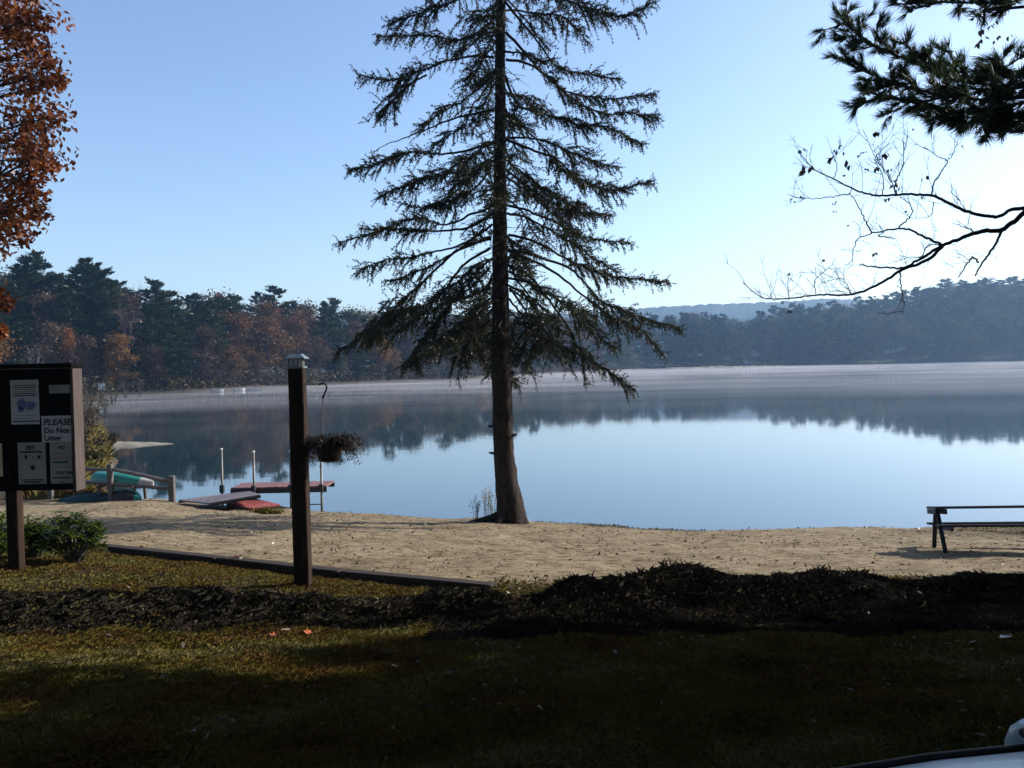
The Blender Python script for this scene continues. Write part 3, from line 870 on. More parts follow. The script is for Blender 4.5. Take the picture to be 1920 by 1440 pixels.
B = [  # (points px, depth drift toward tip (m, + away), density, start)
    ([(930, -25), (850, 8), (790, 30), (738, 50)], -.4, 1, .35), ([(930, 30), (893, 65), (862, 108)], -.6, .7, .45),
    ([(928, 60), (890, 66), (850, 82), (790, 72), (708, 80)], .5, 1, .3), ([(926, 107), (890, 108), (855, 118), (800, 138), (740, 158), (672, 148)], -.5, 1.1, .32),
    ([(800, 140), (755, 165), (728, 195), (705, 226)], -.6, 1, .2), ([(925, 142), (880, 175), (840, 200), (785, 232)], .9, 1, .4),
    ([(925, 150), (895, 190), (870, 240), (815, 268)], -1.0, .9, .5), ([(925, 204), (880, 216), (800, 245), (740, 268), (708, 288)], .3, .1, .9),
    ([(926, 265), (880, 282), (825, 291), (770, 288), (720, 310), (660, 330)], -.3, 1.25, .38), ([(926, 300), (880, 322), (820, 335), (770, 350), (728, 372)], .8, 1.5, .2),
    ([(925, 310), (890, 350), (840, 380), (790, 395), (745, 392)], -1.0, 1.5, .3), ([(925, 385), (880, 398), (830, 415), (770, 405), (720, 420), (671, 420)], .6, 1.2, .4),
    ([(924, 400), (880, 430), (800, 440), (720, 440), (643, 463)], -.7, 1.3, .42), ([(923, 420), (860, 460), (790, 480), (730, 485), (678, 502)], .9, 1.1, .45),
    ([(921, 445), (870, 463), (800, 500), (740, 520), (715, 522)], -1.2, 1, .45), ([(921, 447), (880, 458), (840, 484), (775, 545), (720, 600), (632, 655)], .2, 1.35, .35),
    ([(919, 465), (870, 500), (840, 540), (800, 575), (760, 585), (700, 640)], -1.2, 1.2, .35), ([(918, 503), (870, 545), (820, 595), (790, 640), (755, 692)], -.5, 1.5, .3),
    ([(918, 540), (880, 555), (820, 580), (760, 620), (690, 648)], 1.2, 1.2, .3), ([(919, 560), (890, 590), (850, 630), (800, 665), (770, 688)], -1.5, 1.3, .25),
    ([(920, 600), (890, 625), (868, 660), (860, 690)], -1.0, .8, .3), ([(920, 575), (895, 600), (880, 640), (900, 665)], .9, 1.2, .1),
    ([(947, -60), (1000, -20), (1080, 0), (1140, 22), (1180, 28), (1216, 5)], -.4, 1.5, .35), ([(947, 20), (990, 22), (1050, 25), (1080, 40), (1110, 68)], .8, 1.2, .25),
    ([(945, 0), (975, 40), (1010, 85), (1050, 130), (1090, 140), (1165, 152)], -.5, 1.1, .5), ([(948, 60), (975, 88), (1003, 125), (1050, 165), (1110, 182), (1222, 180)], .6, 1.2, .5),
    ([(948, 112), (990, 120), (1030, 145), (1065, 180), (1120, 205), (1180, 205), (1237, 213)], -.4, 1.35, .22), ([(946, 140), (958, 175), (975, 200), (1020, 212), (1080, 232), (1140, 240), (1203, 270)], .4, 1.5, .3),
    ([(946, 200), (970, 230), (1000, 262), (1060, 330), (1090, 345)], -1.3, 1, .5), ([(948, 260), (990, 258), (1035, 268), (1080, 290), (1145, 312)], 1.0, 1.3, .3),
    ([(950, 262), (1000, 280), (1050, 300), (1080, 335), (1130, 355), (1180, 352), (1222, 344)], -.5, 1.25, .45), ([(950, 300), (990, 325), (1030, 355), (1080, 390), (1090, 380)], -1.4, 1.5, .2),
    ([(950, 320), (985, 345), (1020, 370), (1070, 392), (1140, 400)], 1.3, 1.4, .2), ([(950, 385), (990, 395), (1040, 420), (1090, 445), (1178, 453)], -.5, 1.3, .35),
    ([(951, 400), (990, 405), (1050, 440), (1110, 480), (1150, 505)], 1.0, 1.2, .3), ([(953, 441), (1005, 455), (1065, 488), (1120, 510), (1190, 520), (1247, 525)], -.3, 1.5, .35),
    ([(951, 469), (1010, 480), (1073, 503), (1130, 560), (1200, 590), (1272, 610)], .3, 1.5, .45), ([(953, 470), (1020, 500), (1080, 545), (1140, 590), (1200, 615), (1235, 655)], -1.0, 1.2, .5),
    ([(953, 497), (990, 515), (1022, 546), (1065, 605), (1090, 655), (1140, 690), (1192, 732)], -.3, 1.25, .45), ([(957, 501), (978, 530), (1000, 562), (1030, 594), (1030, 625), (1024, 645)], -.8, .5, .7),
    ([(955, 510), (1000, 540), (1060, 580), (1100, 620), (1150, 660)], 1.0, 1.2, .4), ([(955, 540), (985, 580), (1000, 620), (1060, 650), (1105, 668)], -1.2, 1.3, .3),
    ([(955, 545), (980, 560), (1005, 590), (1010, 640), (985, 690)], .8, 1.2, .2), ([(955, 560), (975, 590), (985, 640), (970, 668)], -1.2, 1.2, .2),
]
for pts, dy, dens, st in B:
    n = len(pts); xs0 = pts[0][0]
    P = [spt(px, py, dy * (k / (n - 1))) for k, (px, py) in enumerate(pts)]
    bough(P, dens, st)
# boughs toward and away from the viewer
for k in range(34):
    py = -120 + 700 * (k / 33) + rnd.uniform(-8, 8)
    a = (PI / 2 if k % 2 else -PI / 2) + rnd.uniform(-.75, .75)
    t = (py + 400) / 1000; ln_ = (1.0 + 2.1 * t) * rnd.uniform(.7, 1.05)
    s = spt(938, py); dr = np.array([math.cos(a), math.sin(a), 0])
    P = [s, s + dr * ln_ * .35 + [0, 0, -.08 - .2 * t], s + dr * ln_ * .7 + [0, 0, -(.3 + .5 * t)], s + dr * ln_ + [0, 0, -(.35 + .8 * t)]]
    bough(P, .85, .3)
for k in range(6):
    py = 470 + 150 * (k / 5); a = (PI / 2 if k % 2 else -PI / 2) + rnd.uniform(-1.0, 1.0); ln_ = rnd.uniform(1.5, 2.7)
    s = spt(938, py); dr = np.array([math.cos(a), math.sin(a), 0])
    bough([s, s + dr * ln_ * .35 + [0, 0, -.35], s + dr * ln_ * .7 + [0, 0, -.9], s + dr * ln_ + [0, 0, -1.25]], 1.1, .25)
# crown above the picture
for k in range(40):
    py = -60 - 480 * (k / 39) ** 1.0; a = k * 2.4
    ln_ = max(.35, 2.6 * (1 - k / 42)); s = spt(940, py); dr = np.array([math.cos(a), math.sin(a), 0])
    bough([s, s + dr * ln_ * .5 + [0, 0, .05], s + dr * ln_ + [0, 0, -.2 * ln_]], .8, .25)
# dead thin twigs on the bare inner stem
for k in range(70):
    py = rnd.uniform(40, 640); a = rnd.uniform(0, 2 * PI); l = rnd.uniform(.3, 1.1); s = spt(938, py)
    dr = np.array([math.cos(a), math.sin(a), rnd.uniform(-.7, .1)])
    wood.tube(smooth_line([s, s + dr * l * .5 + [0, 0, -.03], s + dr * l], 5), np.linspace(.012, .003, 5), 3, False)
# knobs and stubs on the lower trunk
for px, py in ((962, 816), (958, 700), (921, 690), (923, 800), (925, 850)):
    s = spt(px, py, -.08); wood.tube([s, s + [.09 * (1 if px > 940 else -1), -.03, .02]], [.035, .02], 6)
wood.build('trunk', M['bark'], spruce, True)
C = np.concatenate(NEED); m = MB()
m.quads(leaf_cloud(C, np.concatenate(NL), .022, np.concatenate(ND), None, 3), 3)
m.build('crown', M['spruce'], spruce)
print('spruce needles', len(C), 'trees', nt)

# ================================================================= OAK AT LEFT
OY = 15.0
ob = np.array([-12.6, 15.5, 0]); ob[2] = hz(ob[0], ob[1])
oak = empty('oak_tree', ob, 'oak with rust red autumn leaves reaching in at the top left', 'oak tree')
w = MB()
w.tube(smooth_line([[0, 0, -.2], [.05, 0, 1.5], [.1, -.1, 4], [.25, 0, 7], [.2, .1, 10], [.3, 0, 13]], 20), np.linspace(.32, .05, 20), 12)
blobs = [(20, 60, 80), (-50, 150, 105), (40, 150, 78), (60, 250, 60), (30, 300, 52), (-10, 250, 80), (92, 95, 30), (105, 140, 26), (138, 150, 9), (100, 225, 30), (98, 290, 26), (88, 320, 22), (50, 378, 36), (92, 376, 20), (15, 425, 30), (60, 425, 22), (35, 400, 26), (-40, 420, 50), (24, 566, 15), (12, 545, 13), (60, 20, 50), (90, 30, 22), (30, -60, 80), (-60, -40, 120), (28, 620, 6), (-60, 600, 16)]
bl = [(at(a - 26, b, OY + rnd.uniform(-.9, .9)) - ob, c / F * OY) for a, b, c in blobs]
for k in range(34):
    a = rnd.uniform(0, 2 * PI); zz = rnd.uniform(5.2, 13.5); rr_ = rnd.uniform(.4, 2.3) * math.sin(min(1, (14.5 - zz) / 7) * PI / 2)
    q = np.array([math.cos(a) * rr_ - .6, math.sin(a) * rr_, zz]); bl.append((q, rnd.uniform(.6, 1.1)))
C = []
for c, r_ in bl:
    s = np.array([.15, 0, max(1.8, min(11, c[2] - rnd.uniform(.5, 2)))]); mid = (s + c) / 2 + [0, 0, rnd.uniform(-.2, .3)]
    l = smooth_line([s, mid, c], 9); w.tube(l, np.linspace(.06, .012, 9), 5, False)
    for k in range(int(8 + r_ * 22)):
        e = c + rng.normal(size=3) * r_ * .62; s2 = l[rng.integers(5, 9)]
        w.tube([s2, (s2 + e) / 2 + rng.normal(size=3) * .06, e], [.014, .008, .004], 3, False)
        n = rng.integers(14, 24)
        C.append(e + rng.normal(size=(n, 3)) * min(.13, r_ * .4))
w.build('trunk', M['bark2'], oak, True)
C = np.concatenate(C); D = unit(len(C)); D[:, 2] -= .5; D /= np.linalg.norm(D, axis=1)[:, None]
m = MB(); m.quads(leaf_cloud(C, rng.uniform(.08, .15, len(C)), rng.uniform(.05, .085, len(C)), D, None, 4), 4)
m.build('crown', M['oak'], oak)

# ================================================================= WHITE PINE AT RIGHT (boughs overhead)
pb = np.array([11.2, 5.4, 0]); pb[2] = hz(pb[0], pb[1])
wp = empty('white_pine', pb, 'white pine whose long-needled boughs hang in at the top right corner', 'pine tree')
w = MB(); w.tube([(0, 0, -.3), (0, 0, 3), (.1, .05, 8), (.1, .1, 13), (.1, .1, 17)], [.34, .31, .24, .14, .04], 12)
TC = []; TD = []; TLn = []


def tufts(P, step, spread):
    P = np.asarray(P); seg = np.linalg.norm(np.diff(P, axis=0), axis=1); cs = np.concatenate([[0], np.cumsum(seg)])
    m = max(2, int(cs[-1] / step)); t = np.linspace(0, cs[-1], m)
    Q = np.stack([np.interp(t, cs, P[:, k]) for k in range(3)], -1)
    T = np.gradient(Q, axis=0); T /= np.linalg.norm(T, axis=1)[:, None] + 1e-9
    for q, d in zip(Q, T):
        ax = d * .9 + unit(1)[0] * .55 + [0, 0, .12]; ax /= np.linalg.norm(ax)
        n = 26; dd = ax[None] + unit(n) * spread; dd /= np.linalg.norm(dd, axis=1)[:, None]
        TC.append(np.repeat(q[None], n, 0) + rng.normal(size=(n, 3)) * .008); TD.append(dd); TLn.append(rng.uniform(.09, .14, n))


def pbough(px_pts, D0, D1, nsub, sublen, rr_=.045):
    n = len(px_pts)
    P = [at(a, b, D0 + (D1 - D0) * k / (n - 1)) - pb for k, (a, b) in enumerate(px_pts)]
    root = np.array([.05, 0, P[0][2] + .1])
    P = [root] + P
    Q = smooth_line(P, 40); w.tube(Q, np.linspace(rr_, .006, 40), 6, False)
    k0 = 12
    for k in range(nsub):
        t = k0 + (39 - k0) * (k + rng.uniform(0, 1)) / nsub; i = min(int(t), 38)
        p = Q[i]; T = Q[i + 1] - Q[i]; T /= np.linalg.norm(T); S = np.cross(T, [0, 0, 1.0]); S /= np.linalg.norm(S)
        l = sublen * (1.1 - .55 * (t / 39)) * rng.uniform(.4, 1.15)
        d = T * .65 + S * rng.choice([-1, 1]) * rng.uniform(.2, .9) + np.array([0, 0, rng.uniform(-.55, .65)]); d /= np.linalg.norm(d)
        q = smooth_line([p, p + d * l * .5, p + d * l + [0, 0, .06 * l]], 7); w.tube(q, np.linspace(.01, .004, 7), 4, False)
        tufts(q[2:], .06, .42)
        for j in range(3):
            s = q[rng.integers(2, 6)]; d2 = d + unit(1)[0] * .9; d2 /= np.linalg.norm(d2); l2 = l * rng.uniform(.25, .5)
            r2 = np.array([s, s + d2 * l2 * .5, s + d2 * l2]); w.tube(r2, [.006, .004, .003], 3, False); tufts(r2[1:], .06, .42)
    tufts(Q[34:], .05, .42)


pbough([(2000, 150), (1920, 165), (1800, 150), (1720, 120), (1640, 85), (1598, 55), (1566, 20)], 6.8, 8.2, 84, .54)
pbough([(2000, 175), (1900, 185), (1800, 185), (1720, 168), (1650, 148), (1610, 120)], 6.6, 7.6, 84, .54)
pbough([(2000, 215), (1920, 215), (1850, 215), (1780, 205), (1700, 190), (1618, 170)], 7.0, 8.0, 84, .52)
pbough([(2000, 180), (1920, 205), (1860, 225), (1810, 232), (1760, 222)], 6.4, 7.2, 74, .5)
pbough([(2000, 5), (1900, 5), (1800, 5), (1740, 4), (1690, 8)], 7.0, 8.0, 56, .4)
pbough([(2000, 120), (1920, 140), (1860, 150), (1790, 140), (1745, 128)], 7.2, 8.0, 64, .5)
pbough([(2010, 240), (1930, 232), (1880, 232), (1830, 228)], 6.6, 7.4, 34, .36)
pbough([(2000, -60), (1900, -55), (1800, -50), (1720, -45)], 6.6, 8.0, 30, .5)
# the rest of the pine, out of the picture: long boughs shading the bank
TCb = []; TDb = []
for k in range(95):
    zz = 3.0 + 13.2 * (k / 94); a = k * 2.399; ln_ = (4.2 if zz < 9 else 4.2 * (16.8 - zz) / 7.8) * rnd.uniform(.65, 1)
    dr = np.array([math.cos(a), math.sin(a), .12]);
    if pb[1] + dr[1] * ln_ > 8.2: ln_ = max(.6, min(ln_, (8.2 - pb[1]) / max(dr[1], .2)))
    if dr[0] < 0: ln_ = min(ln_, 3.6)
    w.tube([np.array([.05, 0, zz]), dr * ln_ * .5 + [0, 0, zz], dr * ln_ + [0, 0, zz - .1]], [.05, .03, .01], 4, False)
    n = int(150 * ln_); s = rng.uniform(.15, 1.03, n); sd = np.array([-math.sin(a), math.cos(a), 0])
    p = dr[None] * (ln_ * s)[:, None] + sd[None] * (rng.normal(size=n) * .24 * ln_ * (.25 + s * .75))[:, None] + [0, 0, zz] + rng.normal(size=(n, 3)) * [.06, .06, .16]
    TCb.append(p); TDb.append(dr[None] * .6 + unit(n) * .8)
w.build('trunk', M['bark2'], wp, True)
m = MB(); C = np.concatenate(TC); m.quads(leaf_cloud(C, np.concatenate(TLn), .007, np.concatenate(TD), None, 3), 3)
C = np.concatenate(TCb); D = np.concatenate(TDb); D /= np.linalg.norm(D, axis=1)[:, None]
m.quads(leaf_cloud(C, rng.uniform(.25, .5, len(C)), rng.uniform(.12, .22, len(C)), D, np.array([0, 0, 1.0]) + rng.normal(size=C.shape) * .4, 4), 4)
m.build('crown', M['wpine'], wp)


# unseen trees: pines at right cast the bank's shade, the others added to block skylight
def shade_tree(x, y, h, wid, proto, name, label, cat, col):
    put_tree(proto, (x, y, hz(x, y)), h, wid, col, name, label, cat, None, M['bark2'])


SHADE = [(15.5, 7.0, 15, 1.35), (19, 9.0, 17, 1.5), (14, 2.2, 16, 1.5), (22, 5.5, 18, 1.5), (11, -4.5, 17, 1.5), (24, 11.3, 20, 1.3), (-16, -2, 17, 1.5), (3, -12, 18, 1.6), (-9, -10, 18, 1.6)]
SL = ['bushy pine next to the white pine, beyond the right edge', 'taller pine behind the bushy one, beyond the right edge', 'pine beside the parked car nose', 'tall pine farthest to the right of the car park', 'pine behind the parked car nose', 'far pine at the right beyond the others',
      'pine left of the notice board, out of view', 'tallest pine behind the car park', 'pine at the back left of the car park']
UNSEEN_OAKS = [(-4.6, 1.0, 21, 1.6), (5.6, 1.0, 21, 1.6), (-11.5, 1.6, 21, 1.6), (-7.5, -5.5, 20, 1.8), (8.5, -5.5, 20, 1.7)]  # unseen high crowns added to keep skylight off the near bank
for k, (x, y, h, wd) in enumerate(UNSEEN_OAKS):
    shade_tree(x, y, h, wd, CANOPY[k % 2], 'autumn_tree', ['broad brown tree left of the parked car, over the bank', 'broad brown tree right of the parked car, over the bank', 'broad brown tree left of the notice board', 'broad brown tree behind the boot of the parked car', 'broad brown tree behind the nose of the parked car'][k], 'autumn tree', (.17, .10, .065))
for k, (x, y, h, wd) in enumerate(SHADE):
    shade_tree(x, y, h, wd, PINES[k % 6], 'pine_tree', SL[k], 'pine tree', (1, 1, 1))

# ================================================================= BARE TREE AT RIGHT
BY = 9.0
bb = np.array([8.4, 10.6, 0]); bb[2] = hz(bb[0], bb[1])
bare = empty('bare_tree', bb, 'bare branch with a few dead leaves reaching in from the right over the lake', 'bare tree')


def bp(cx, cy, d=BY): return at(1380 + cx * .41667, cy * .41667, d) - bb


w = MB(); LC = []
w.tube(smooth_line([[0, 0, -.2], [.05, 0, 1.2], [-.05, -.1, 2.4], [0, -.1, 4], [.2, 0, 6], [.3, .2, 8]], 20), np.linspace(.16, .03, 20), 10)
limbs = [([(1450, 830), (1296, 960), (1200, 1030), (1090, 1045), (930, 1105), (830, 1165), (740, 1205), (620, 1200), (560, 1190)], 12, 2.2), ([(930, 1105), (860, 1172), (740, 1218), (660, 1270), (520, 1325), (380, 1328), (200, 1345), (110, 1335), (30, 1270)], 6.5, 1.6),
         ([(1450, 830), (1380, 900), (1296, 935), (1240, 945), (1170, 975), (1050, 955), (950, 910), (880, 880), (760, 875), (640, 880), (540, 855), (440, 805), (350, 760), (280, 680)], 8.5, 1.5),
         ([(930, 1105), (800, 1045), (730, 1030), (610, 1052), (530, 1090), (510, 1180)], 5, 1.2), ([(1200, 1030), (1150, 1110), (1090, 1180), (1040, 1250)], 5.5, 2.5), ([(1090, 1180), (1060, 1160), (990, 1250)], 4, 2),
         ([(610, 1052), (570, 940), (530, 860)], 3, 1.3), ([(730, 1030), (790, 970), (800, 930), (750, 880)], 3, 1.2), ([(880, 880), (890, 820), (950, 720), (990, 620)], 3.4, .9), ([(950, 720), (900, 715), (810, 680)], 2, .8),
         ([(720, 875), (725, 820), (770, 720), (775, 600)], 3, .9), ([(740, 1215), (725, 1290), (720, 1370), (700, 1420)], 3, .9), ([(520, 870), (430, 885), (310, 890), (240, 870)], 2.4, .8), ([(660, 870), (640, 800), (580, 740)], 2.2, .8),
         ([(700, 820), (620, 710), (560, 590)], 2, .8), ([(720, 870), (690, 800), (640, 740), (610, 680)], 2, .8), ([(1090, 1045), (1015, 990)], 3, 1), ([(640, 1060), (680, 1085)], 3, 1), ([(930, 1105), (850, 1110), (800, 1165), (700, 1160)], 2.4, .8),
         ([(520, 1325), (470, 1260), (400, 1270), (350, 1290), (350, 1330)], 1.8, .8), ([(360, 1320), (355, 1260), (420, 1200), (440, 1160)], 1.8, .7), ([(240, 1345), (260, 1260), (270, 1240)], 1.6, .7), ([(440, 805), (470, 740), (460, 660)], 2, .7), ([(160, 1340), (165, 1280)], 1.3, .6),
         ([(1040, 955), (1000, 900), (960, 860)], 1.8, .7), ([(890, 910), (880, 970), (800, 975)], 1.8, .7)]
for pts, r0, r1 in limbs:
    dd = BY + rnd.uniform(-.15, .15) * 0
    n = len(pts); P = smooth_line([bp(a, b, BY + .5 * math.sin(k * .7 + pts[0][0] * .0)) if False else bp(a, b) for k, (a, b) in enumerate(pts)], 8 * n)
    P = P + np.outer(np.linspace(0, 1, len(P)), [0, rnd.uniform(-.25, .25), 0]) * (1 if r0 < 6 else 0) + np.stack([vnoise(np.arange(len(P)) * .9, np.arange(len(P)) * 0 + r0 * 7 + n + k, 5) for k in range(3)], -1) * .010
    w.tube(P, np.linspace(r0, r1, len(P)) * BY / F * .5 * 1.0, 6)
    # fine twigs
    L_ = np.linalg.norm(np.diff(P, axis=0), axis=1).sum()
    for k in range(int(L_ * (11 if r0 < 7 else 6))):
        t = rng.uniform(.35 if r0 > 5 else .1, 1); i = min(int(t * (len(P) - 1)), len(P) - 2); p = P[i]; T = P[i + 1] - P[i]; T /= np.linalg.norm(T)
        d = T * .5 + unit(1)[0] * .7 + np.array([0, 0, .45]); d /= np.linalg.norm(d); l = rng.uniform(.1, .38)
        q = smooth_line([p, p + d * l * .5 + unit(1)[0] * .04, p + d * l + [0, 0, .1 * l] + unit(1)[0] * .05], 6)
        w.tube(q, np.linspace(.0033, .0014, 6), 3, False)
        for j in range(2):
            s = q[rng.integers(2, 5)]; e = s + (d + unit(1)[0] * .8) * l * .35
            w.tube([s, (s + e) / 2 + unit(1)[0] * .01, e], [.0021, .0017, .0012], 3, False)
# trunk-side connection and other branches out of the picture
q_ = bp(1450, 830); w.tube(smooth_line([[.2, 0, q_[2] + .55], (np.array([.2, 0, q_[2] + .55]) + q_) / 2 + [.1, 0, .06], q_, bp(1296, 960)], 18), np.linspace(.05, .03, 18), 8)
for k in range(14):
    a = rnd.uniform(-.9, 1.6); s = np.array([.15, 0, rnd.uniform(3, 7.5)]); e = s + np.array([math.cos(a) * 2.2, math.sin(a) * 1.2, rnd.uniform(.5, 1.6)])
    w.tube(smooth_line([s, (s + e) / 2 + [0, 0, .3], e], 9), np.linspace(.03, .005, 9), 5, False)
w.build('trunk', M['twig'], bare, True)
lv = [(290, 755, 2), (305, 770, 2), (340, 760, 1.5), (430, 715, 2), (436, 730, 1), (490, 735, 1.6), (505, 755, 1.2), (285, 685, 1), (310, 680, .7), (448, 685, 1), (465, 665, .8), (488, 695, .8), (485, 800, .8), (635, 600, 1.6), (675, 695, 1.6), (650, 720, .7), (630, 760, 1.4), (592, 765, .8), (690, 765, 1), (720, 830, 1.5), (732, 852, 1.3), (712, 815, 1), (850, 805, 1.4), (680, 895, 1.1), (838, 890, 1.2), (250, 895, .8), (265, 910, .7), (291, 888, 1.2), (445, 920, .7), (438, 960, .6), (625, 1145, 1.1), (393, 1170, .9), (243, 1235, .8), (205, 1365, .7), (248, 1405, 1.0), (555, 705, .8), (580, 690, .8), (800, 585, .8), (760, 955, .8), (505, 1018, .5), (1025, 660, .7),
      (1090, 150, 1.8), (1110, 180, 1.5), (1080, 205, 1.6), (1140, 125, 1.4), (1170, 180, 1.1), (1165, 110, 1), (1225, 175, 1), (1060, 90, 1)]
C = []; S_ = []
for a, b, s in lv:
    for k in range(3): C.append(bp(a + rnd.uniform(-4, 4), b + rnd.uniform(-4, 4)) + [0, rnd.uniform(-.05, .05), .02]); S_.append(s)
C = np.array(C); S_ = np.array(S_); D = unit(len(C)) * .55; D[:, 2] -= .8; D /= np.linalg.norm(D, axis=1)[:, None]
m = MB(); m.quads(leaf_cloud(C, .045 * S_, .028 * S_, D, None, 4), 4); m.build('foliage', M['deadleaf'], bare)

# ================================================================= NOTICE BOARD
ky = 9.2
kp = hit(30, 1066)
board = empty('notice_board', (kp[0], ky, hz(kp[0], ky)), 'dark wooden notice board on a single post with papers pinned inside', 'notice board')
KB = np.array(board.location)
def kpt(px, py, d=ky): return at(px, py, d)
pt_ = kpt(137, 690); pbm = kpt(140, 917)
XR = pt_[0]; ZT = pt_[2]; ZB = pbm[2]; XL = 2 * KB[0] - XR
cx = (XL + XR) / 2; W_ = XR - XL
m = MB(); m.box((cx, ky + .05, (ZT + ZB) / 2), (W_ - .03, .03, ZT - ZB - .02), bevel=.004); m.build('back_panel', M['darkwood'], board, loc=None).location = -Vector(KB)
def kadd(mb_, name, mat, smooth=False):
    o = mb_.build(name, mat, board, smooth); o.location = -Vector(KB); return o
m = MB(); m.box((XR + .018, ky + .02, (ZT + ZB) / 2 - .01), (.034, .2, ZT - ZB + .01), bevel=.004); kadd(m, 'side_board', M['paleboard'])
m = MB(); m.box((XL - .018, ky + .02, (ZT + ZB) / 2 - .01), (.034, .2, ZT - ZB + .01), bevel=.004); kadd(m, 'side_board', M['paleboard'])
m = MB(); m.box((cx, ky + .0, ZT + .03), (W_ + .10, .26, .05), bevel=.008); kadd(m, 'roof_board', M['darkwood'])
m = MB(); m.box((cx, ky + .0, ZT - .045), (W_ - .004, .10, .09), bevel=.006); kadd(m, 'top_rail', M['darkwood'])
m = MB(); m.box((cx, ky + .0, ZB + .03), (W_ - .004, .10, .06), bevel=.006); kadd(m, 'bottom_rail', M['darkwood'])
m = MB(); m.box((KB[0], ky + .13, (KB[2] - .4 + ZB + .9) / 2), (.13, .12, ZB + .9 - KB[2] + .4), bevel=.008); kadd(m, 'post', M['postwood'])
m = MB(); m.box((KB[0] - .0, ky + .027, ZB + .30), (.10, .02, .5), bevel=.004); kadd(m, 'middle_batten', M['darkwood'])
FY = ky + .033


def text_mesh(body, size, shear=0, bold=0.0):
    c = bpy.data.curves.new('lettering', 'FONT'); c.body = body; c.size = size; c.align_x = 'LEFT'; c.align_y = 'TOP'; c.shear = shear; c.offset = bold; c.resolution_u = 3
    o = bpy.data.objects.new('tmp', c); COL.objects.link(o)
    bpy.context.view_layer.update()
    dg = bpy.context.evaluated_depsgraph_get()
    me = bpy.data.meshes.new_from_object(o.evaluated_get(dg))
    bpy.data.objects.remove(o); bpy.data.curves.remove(c)
    return me


def notice(px0, py0, px1, py1, mat, label, texts=(), bars=(), dy=0.0, blobs=()):
    a = kpt(px0, py0, FY); b = kpt(px1, py1, FY); cxx, czz = (a[0] + b[0]) / 2, (a[2] + b[2]) / 2; ww, hh = b[0] - a[0], a[2] - b[2]
    e = empty('notice', (cxx, FY - dy, czz), label, 'notice', 'papers on the notice board')
    p = MB(); nx_, nz_ = 5, 6; V = []; fs = []
    for i in range(nz_):
        for j in range(nx_):
            V.append((-ww / 2 + ww * j / (nx_ - 1), -.001 - .004 * abs(math.sin(j * 1.3 + i * .9)) * (1 if i in (0, nz_ - 1) else .4), -hh / 2 + hh * i / (nz_ - 1)))
    for i in range(nz_ - 1):
        for j in range(nx_ - 1): fs.append([i * nx_ + j, i * nx_ + j + 1, (i + 1) * nx_ + j + 1, (i + 1) * nx_ + j])
    p.add(V, fs); p.build('sheet', mat, e, True)
    q = MB()
    for (u, v, w_, h_, mm) in bars:
        q.mi = mm; q.box((-ww / 2 + u * ww + w_ * ww / 2, -.008, hh / 2 - v * hh), (w_ * ww, .002, h_ * hh))
    for (u, v, w_, h_, mm) in blobs:
        q.mi = mm; n = 14; c0 = np.array([-ww / 2 + u * ww, -.0085, hh / 2 - v * hh])
        V = [c0 + [math.cos(2 * PI * k / n) * w_ * ww * (1 + .3 * rnd.uniform(-1, 1)), 0, math.sin(2 * PI * k / n) * h_ * hh * (1 + .3 * rnd.uniform(-1, 1))] for k in range(n)]
        q.add(V, [list(range(n))])
    if q.V: q.build('printing', [M['ink'], M['bluein'], M['redink']], e)
    for (s, u, v, size, shear, bold) in texts:
        me = text_mesh(s, size * hh, shear, bold * hh); o = link(me, 'lettering', M['ink'], e)
        o.rotation_euler = (PI / 2, 0, 0); o.location = (-ww / 2 + u * ww, -.0095, hh / 2 - v * hh)
    return e


notice(19, 713, 75, 795, M['paper'], 'white sheet with a blue map, upper left of the board', bars=[(.1, .08 + .045 * k, .8, .018, 2 if k in (3, 4) else 0) for k in range(1, 7)] + [(.08, .93, .9, .025, 0)] + [(.1, .36, .8, .01, 1), (.1, .8, .75, .012, 1), (.1, .86, .7, .012, 1)],
       blobs=[(.38, .55, .17, .13, 1), (.70, .57, .18, .09, 1), (.33, .66, .10, .06, 1)])
notice(92, 722, 131, 737, M['papergrey'], 'small grey strip of paper near the board top right corner', bars=[(.1, .3, .3, .06, 0), (.1, .6, .35, .06, 0)])
notice(78, 780, 135, 828, M['paper'], 'white sign reading PLEASE Do Not Litter', texts=[('PLEASE', .06, .08, .34, .25, .006), ('Do Not', .08, .42, .30, 0, .006), ('Litter', .08, .70, .30, 0, .006)], dy=.006)
notice(33, 830, 88, 912, M['papergrey'], 'grey sheet headed PET with three small dog figures', texts=[('PET', .30, .06, .13, 0, .004)], bars=[(.1, .215, .8, .035, 0), (.1, .84, .8, .02, 0), (.2, .9, .55, .02, 0), (.1, .875, .8, .012, 0), (.5, .33, .14, .012, 0), (.55, .41, .08, .012, 0)],
       blobs=[(.29, .33, .045, .045, 0), (.76, .33, .055, .045, 0), (.52, .56, .075, .055, 0)])
notice(93, 828, 137, 910, M['papergrey'], 'grey sheet of centred text lines headed NO, lower right of the board', texts=[('NO', .38, .09, .10, 0, .003), ('ON THE', .24, .66, .11, 0, .003)],
       bars=[(.15, .27, .6, .03, 2), (.08, .37, .85, .035, 2), (.12, .47, .7, .035, 0), (.08, .58, .85, .035, 2), (.1, .82, .8, .03, 0), (.45, .92, .15, .02, 0)], dy=.0)
notice(-34, 832, 14, 893, M['papertan'], 'tan sheet at the left photo edge, left of the post line', bars=[(.1, .15 + .1 * k, .8, .02, 2) for k in range(7)])

